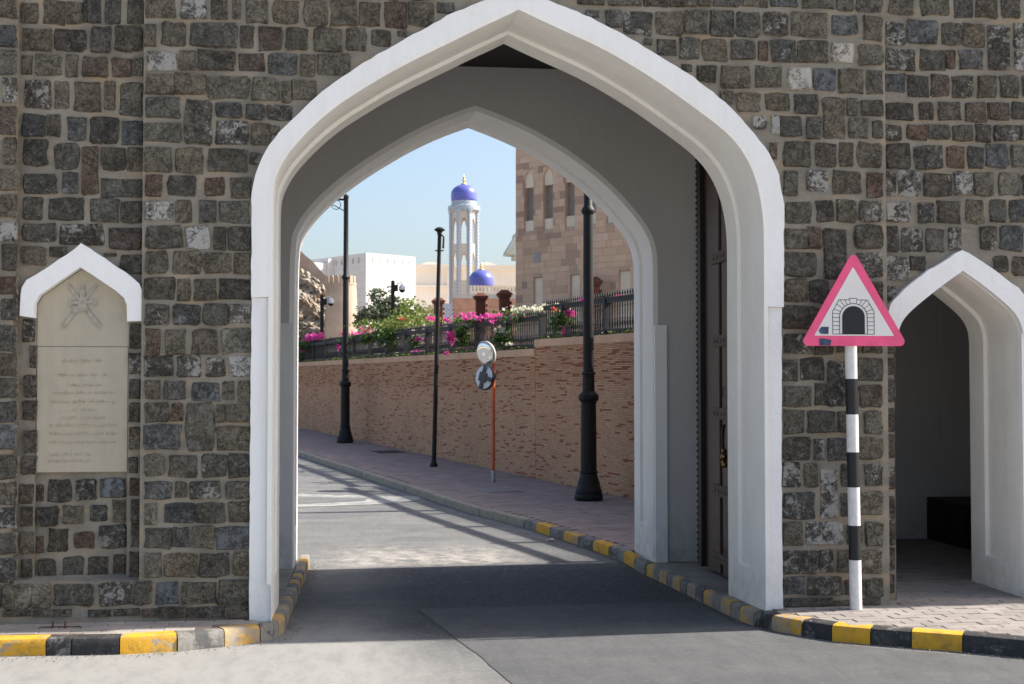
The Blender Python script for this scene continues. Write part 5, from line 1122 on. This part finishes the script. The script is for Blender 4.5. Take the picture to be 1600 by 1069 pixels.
for p in PILS: pillar(*p)
t = thing('wire_fence', 'thin sagging fence wires strung between the dark red pillars', 'wire fence', (3, 44, TZ))
for k in range(4):
    b = MB(); pts = [(x + .23, y - .1, zt - .5 - k * .2) for x, y, zt, _ in PILS[:4]] + [(5.2, 36.9, 4.6 - k * .2)]; L = []
    for a, c in zip(pts, pts[1:]): L += [tuple(a[i] + (c[i] - a[i]) * j / 6 - (.10 * math.sin(j / 6 * math.pi) if i == 2 else 0) for i in range(3)) for j in range(6)]
    b.tube(L + [pts[-1]], .008, 4).build('wire', WIRE, t)

# ---------------------------------------------------------------- planting
def leaves(b, c, rad, n, size, r, shell=.5, droop=0.):
    for _ in range(n):
        while True:
            p = Vector((r.uniform(-1, 1), r.uniform(-1, 1), r.uniform(-1, 1)))
            if p.length <= 1: break
        if r.random() < shell and p.length > .05: p = p.normalized() * r.uniform(.75, 1.08)
        q = (c[0] + p.x * rad[0], c[1] + p.y * rad[1], c[2] + p.z * rad[2])
        d = Vector((r.uniform(-1, 1), r.uniform(-1, 1), r.uniform(-.8, .6) - droop)).normalized(); u = d.orthogonal().normalized(); u.rotate(Matrix.Rotation(r.uniform(0, 6.28), 3, d)); l = size * r.uniform(.7, 1.35); w_ = l * r.uniform(.38, .55); Q = Vector(q)
        nn = d.cross(u) * l * .12
        b.add([Q, Q + d * l * .5 + u * w_ + nn, Q + d * l, Q + d * l * .5 - u * w_ + nn], [(0, 1, 2, 3)])
def plant(name, label, cat, base, parts, group=None, seed=1):
    """parts: (part name, material, leaf size, [(centre, radii, count)])"""
    t = thing(name, label, cat, base, group); r = random.Random(seed); cs = []
    for pn, mt, sz, cl in parts:
        b = MB()
        for c, rad, n in cl:
            if 'blossom' in pn: n = int(n * .58); rad = (rad[0] * .9, rad[1], rad[2] * .75)
            sub = 1 + n // 34
            for _ in range(sub):
                k = (c[0] + r.uniform(-.6, .6) * rad[0], c[1] + r.uniform(-.6, .6) * rad[1], c[2] + r.uniform(-.6, .6) * rad[2]); leaves(b, k, tuple(v * r.uniform(.3, .6) for v in rad), n // sub, sz, r)
            cs.append(c)
        b.build(pn, mt, t)
    b = MB()
    for c in cs[:10]: b.tube([base, ((base[0] + c[0]) / 2 + r.uniform(-.08, .08), (base[1] + c[1]) / 2 + r.uniform(-.08, .08), (base[2] + c[2]) / 2 + .1), c], .014, 5, .005)
    b.build('stem', TWIG, t); return t
def wp(s, z, off=-.36): return wpt(s, off, z)
FR = -.02
BG = 'bougainvilleas growing through the balustrade'
plant('bougainvillea', 'magenta bougainvillea over the far left end of the balustrade with trailing green', 'bougainvillea', wp(23.7, 2.4, -.5), [('foliage', LEAF, .10, [(wp(24.2, 3.15), (.9, .3, .3), 170), (wp(23.6, 2.75, FR), (.5, .1, .32), 130), (wp(24.6, 2.6, FR), (.5, .1, .2), 90)]), ('blossom', PETPINK, .08, [(wp(23.4, 3.18), (.6, .25, .14), 130), (wp(22.6, 3.22), (.5, .25, .14), 160), (wp(24., 2.7, FR + .03), (.35, .06, .2), 40), (wp(25.0, 2.8, FR), (.3, .1, .2), 50)]), ('coral_blossom', PETORANGE, .07, [(wp(23.9, 3.25), (.4, .2, .15), 50)])], BG, 1)
plant('bougainvillea', 'bright magenta bougainvillea on the rail just right of the far lamp post', 'bougainvillea', wp(18.0, 2.4, -.5), [('foliage', LEAF, .09, [(wp(17.8, 3.0), (.8, .25, .22), 120)]), ('blossom', PETPINK, .08, [(wp(18.3, 3.13), (.65, .2, .14), 190), (wp(17.2, 3.22), (.4, .2, .15), 130), (wp(19.2, 2.75, FR), (.12, .06, .14), 30)])], BG, 2)
plant('shrub', 'big loose yellow-green shrub billowing over the balustrade, hanging down its front', 'shrub', wp(14.3, 2.4, -.7), [('foliage', LEAFY, .072, [(wp(15.0, 3.28, -.6), (1.3, .4, .19), 640), (wp(13.9, 3.54, -.7), (.65, .4, .28), 340), (wp(13.2, 3.28, -.5), (.9, .4, .16), 240), (wp(15.6, 3.2, -.4), (.8, .3, .15), 200), (wp(14.6, 3.8, -.7), (.35, .3, .3), 110), (wp(12.8, 3.42, -.6), (.3, .3, .22), 60)]), ('hanging_foliage', LEAF, .08, [(wp(13.7, 2.85, FR), (.40, .10, .28), 220), (wp(13.9, 3.05, FR), (.6, .12, .14), 140), (wp(15.9, 2.95, FR), (.3, .1, .2), 110), (wp(14.6, 3.0, FR), (.3, .1, .15), 60)]), ('coral_blossom', PETORANGE, .06, [(wp(13.2, 3.3, -.2), (.2, .1, .08), 30)])], None, 3)
plant('bougainvillea', 'small pink and white bougainvillea tuft poking through the balusters left of the slim pole', 'bougainvillea', wp(11.2, 2.4, -.4), [('foliage', LEAF, .07, [(wp(11.1, 2.75, FR), (.3, .1, .18), 100)]), ('blossom', PETPINK, .06, [(wp(10.9, 2.72, FR + .03), (.22, .06, .1), 60), (wp(11.0, 2.5, FR + .04), (.2, .05, .06), 25), (wp(11.4, 3.22, -.4), (.25, .15, .12), 80), (wp(9.9, 3.15, -.4), (.25, .12, .12), 70)]), ('white_blossom', PETWHITE, .05, [(wp(11.2, 2.82, FR + .04), (.12, .04, .05), 22)])], BG, 4)
plant('bougainvillea', 'wide magenta bougainvillea band along the rail above the round mirror', 'bougainvillea', wp(7.6, 2.4, -.5), [('foliage', LEAF, .075, [(wp(7.5, 2.98), (1.1, .25, .14), 190), (wp(8.05, 2.70, FR), (.28, .1, .22), 230)]), ('blossom', PETPINK, .07, [(wp(7.2, 3.08), (1.0, .22, .10), 330), (wp(6.5, 3.08), (.6, .2, .09), 150), (wp(8.55, 2.72, FR + .03), (.17, .07, .22), 150), (wp(8.9, 2.38, .06), (.10, .05, .06), 26), (wp(6.1, 2.9, FR), (.1, .06, .1), 24)]), ('coral_blossom', PETORANGE, .06, [(wp(8.4, 3.08), (.2, .15, .08), 25)])], BG, 5)
plant('bougainvillea', 'white bougainvillea spilling over the rail left of the railing step', 'bougainvillea', wp(5.2, 2.3, -.5), [('foliage', LEAF, .065, [(wp(4.9, 3.0), (.8, .25, .13), 190), (wp(5.55, 2.62, FR), (.3, .1, .24), 230)]), ('blossom', PETWHITE, .06, [(wp(4.75, 3.11), (.75, .22, .10), 260), (wp(5.6, 2.78, FR + .03), (.26, .06, .12), 60), (wp(5.3, 2.5, FR + .03), (.1, .05, .1), 16)])], BG, 6)
plant('bougainvillea', 'coral and magenta bougainvillea against the balusters just left of the near lamp post', 'bougainvillea', wp(2.7, 2.4, -.5), [('foliage', LEAF, .06, [(wp(2.75, 2.78, FR - .05), (.3, .14, .22), 220)]), ('blossom', PETPINK, .055, [(wp(2.68, 2.95, FR), (.2, .08, .1), 80), (wp(3.0, 2.82, FR), (.16, .06, .09), 46), (wp(2.75, 2.62, FR), (.06, .05, .05), 16), (wp(2.2, 3.15, -.3), (.25, .1, .06), 36), (wp(1.2, 3.12, -.3), (.1, .06, .05), 12)]), ('coral_blossom', PETORANGE, .055, [(wp(2.95, 2.98, FR), (.14, .06, .07), 46)])], BG, 7)
b = MB(); r = random.Random(8)
for s_ in [k * .16 for k in range(-10, 150)]:
    if r.random() < .7: leaves(b, wpt(s_, -.06, ctop(s_) + .03), (.06, .04, .03), r.randint(4, 12), .045, r, 0)
o = b.build('coping_weeds', LEAFY, kind='stuff'); o['label'] = 'low creeping greenery along the coping under the balustrade'; o['category'] = 'ground cover'
plant('tree', 'feathery grey-green tree in front of the white building', 'tree', (-.05, 41.1, TZ), [('crown', LEAFD, .10, [((-.4, 41.1, 4.55), (.7, .6, .5), 700), ((.25, 41.1, 4.45), (.9, .6, .4), 800), ((-.15, 41.1, 5.05), (.5, .4, .5), 420), ((.75, 41.1, 4.6), (.5, .4, .45), 300), ((-.9, 41.1, 4.3), (.4, .3, .45), 260), ((-.2, 41.1, 3.8), (1.1, .5, .5), 500), ((.3, 41.1, 4.95), (.35, .3, .4), 140), ((-.6, 41.1, 5.15), (.25, .25, .3), 90), ((1.0, 41.1, 4.25), (.3, .3, .5), 140)])], None, 9)
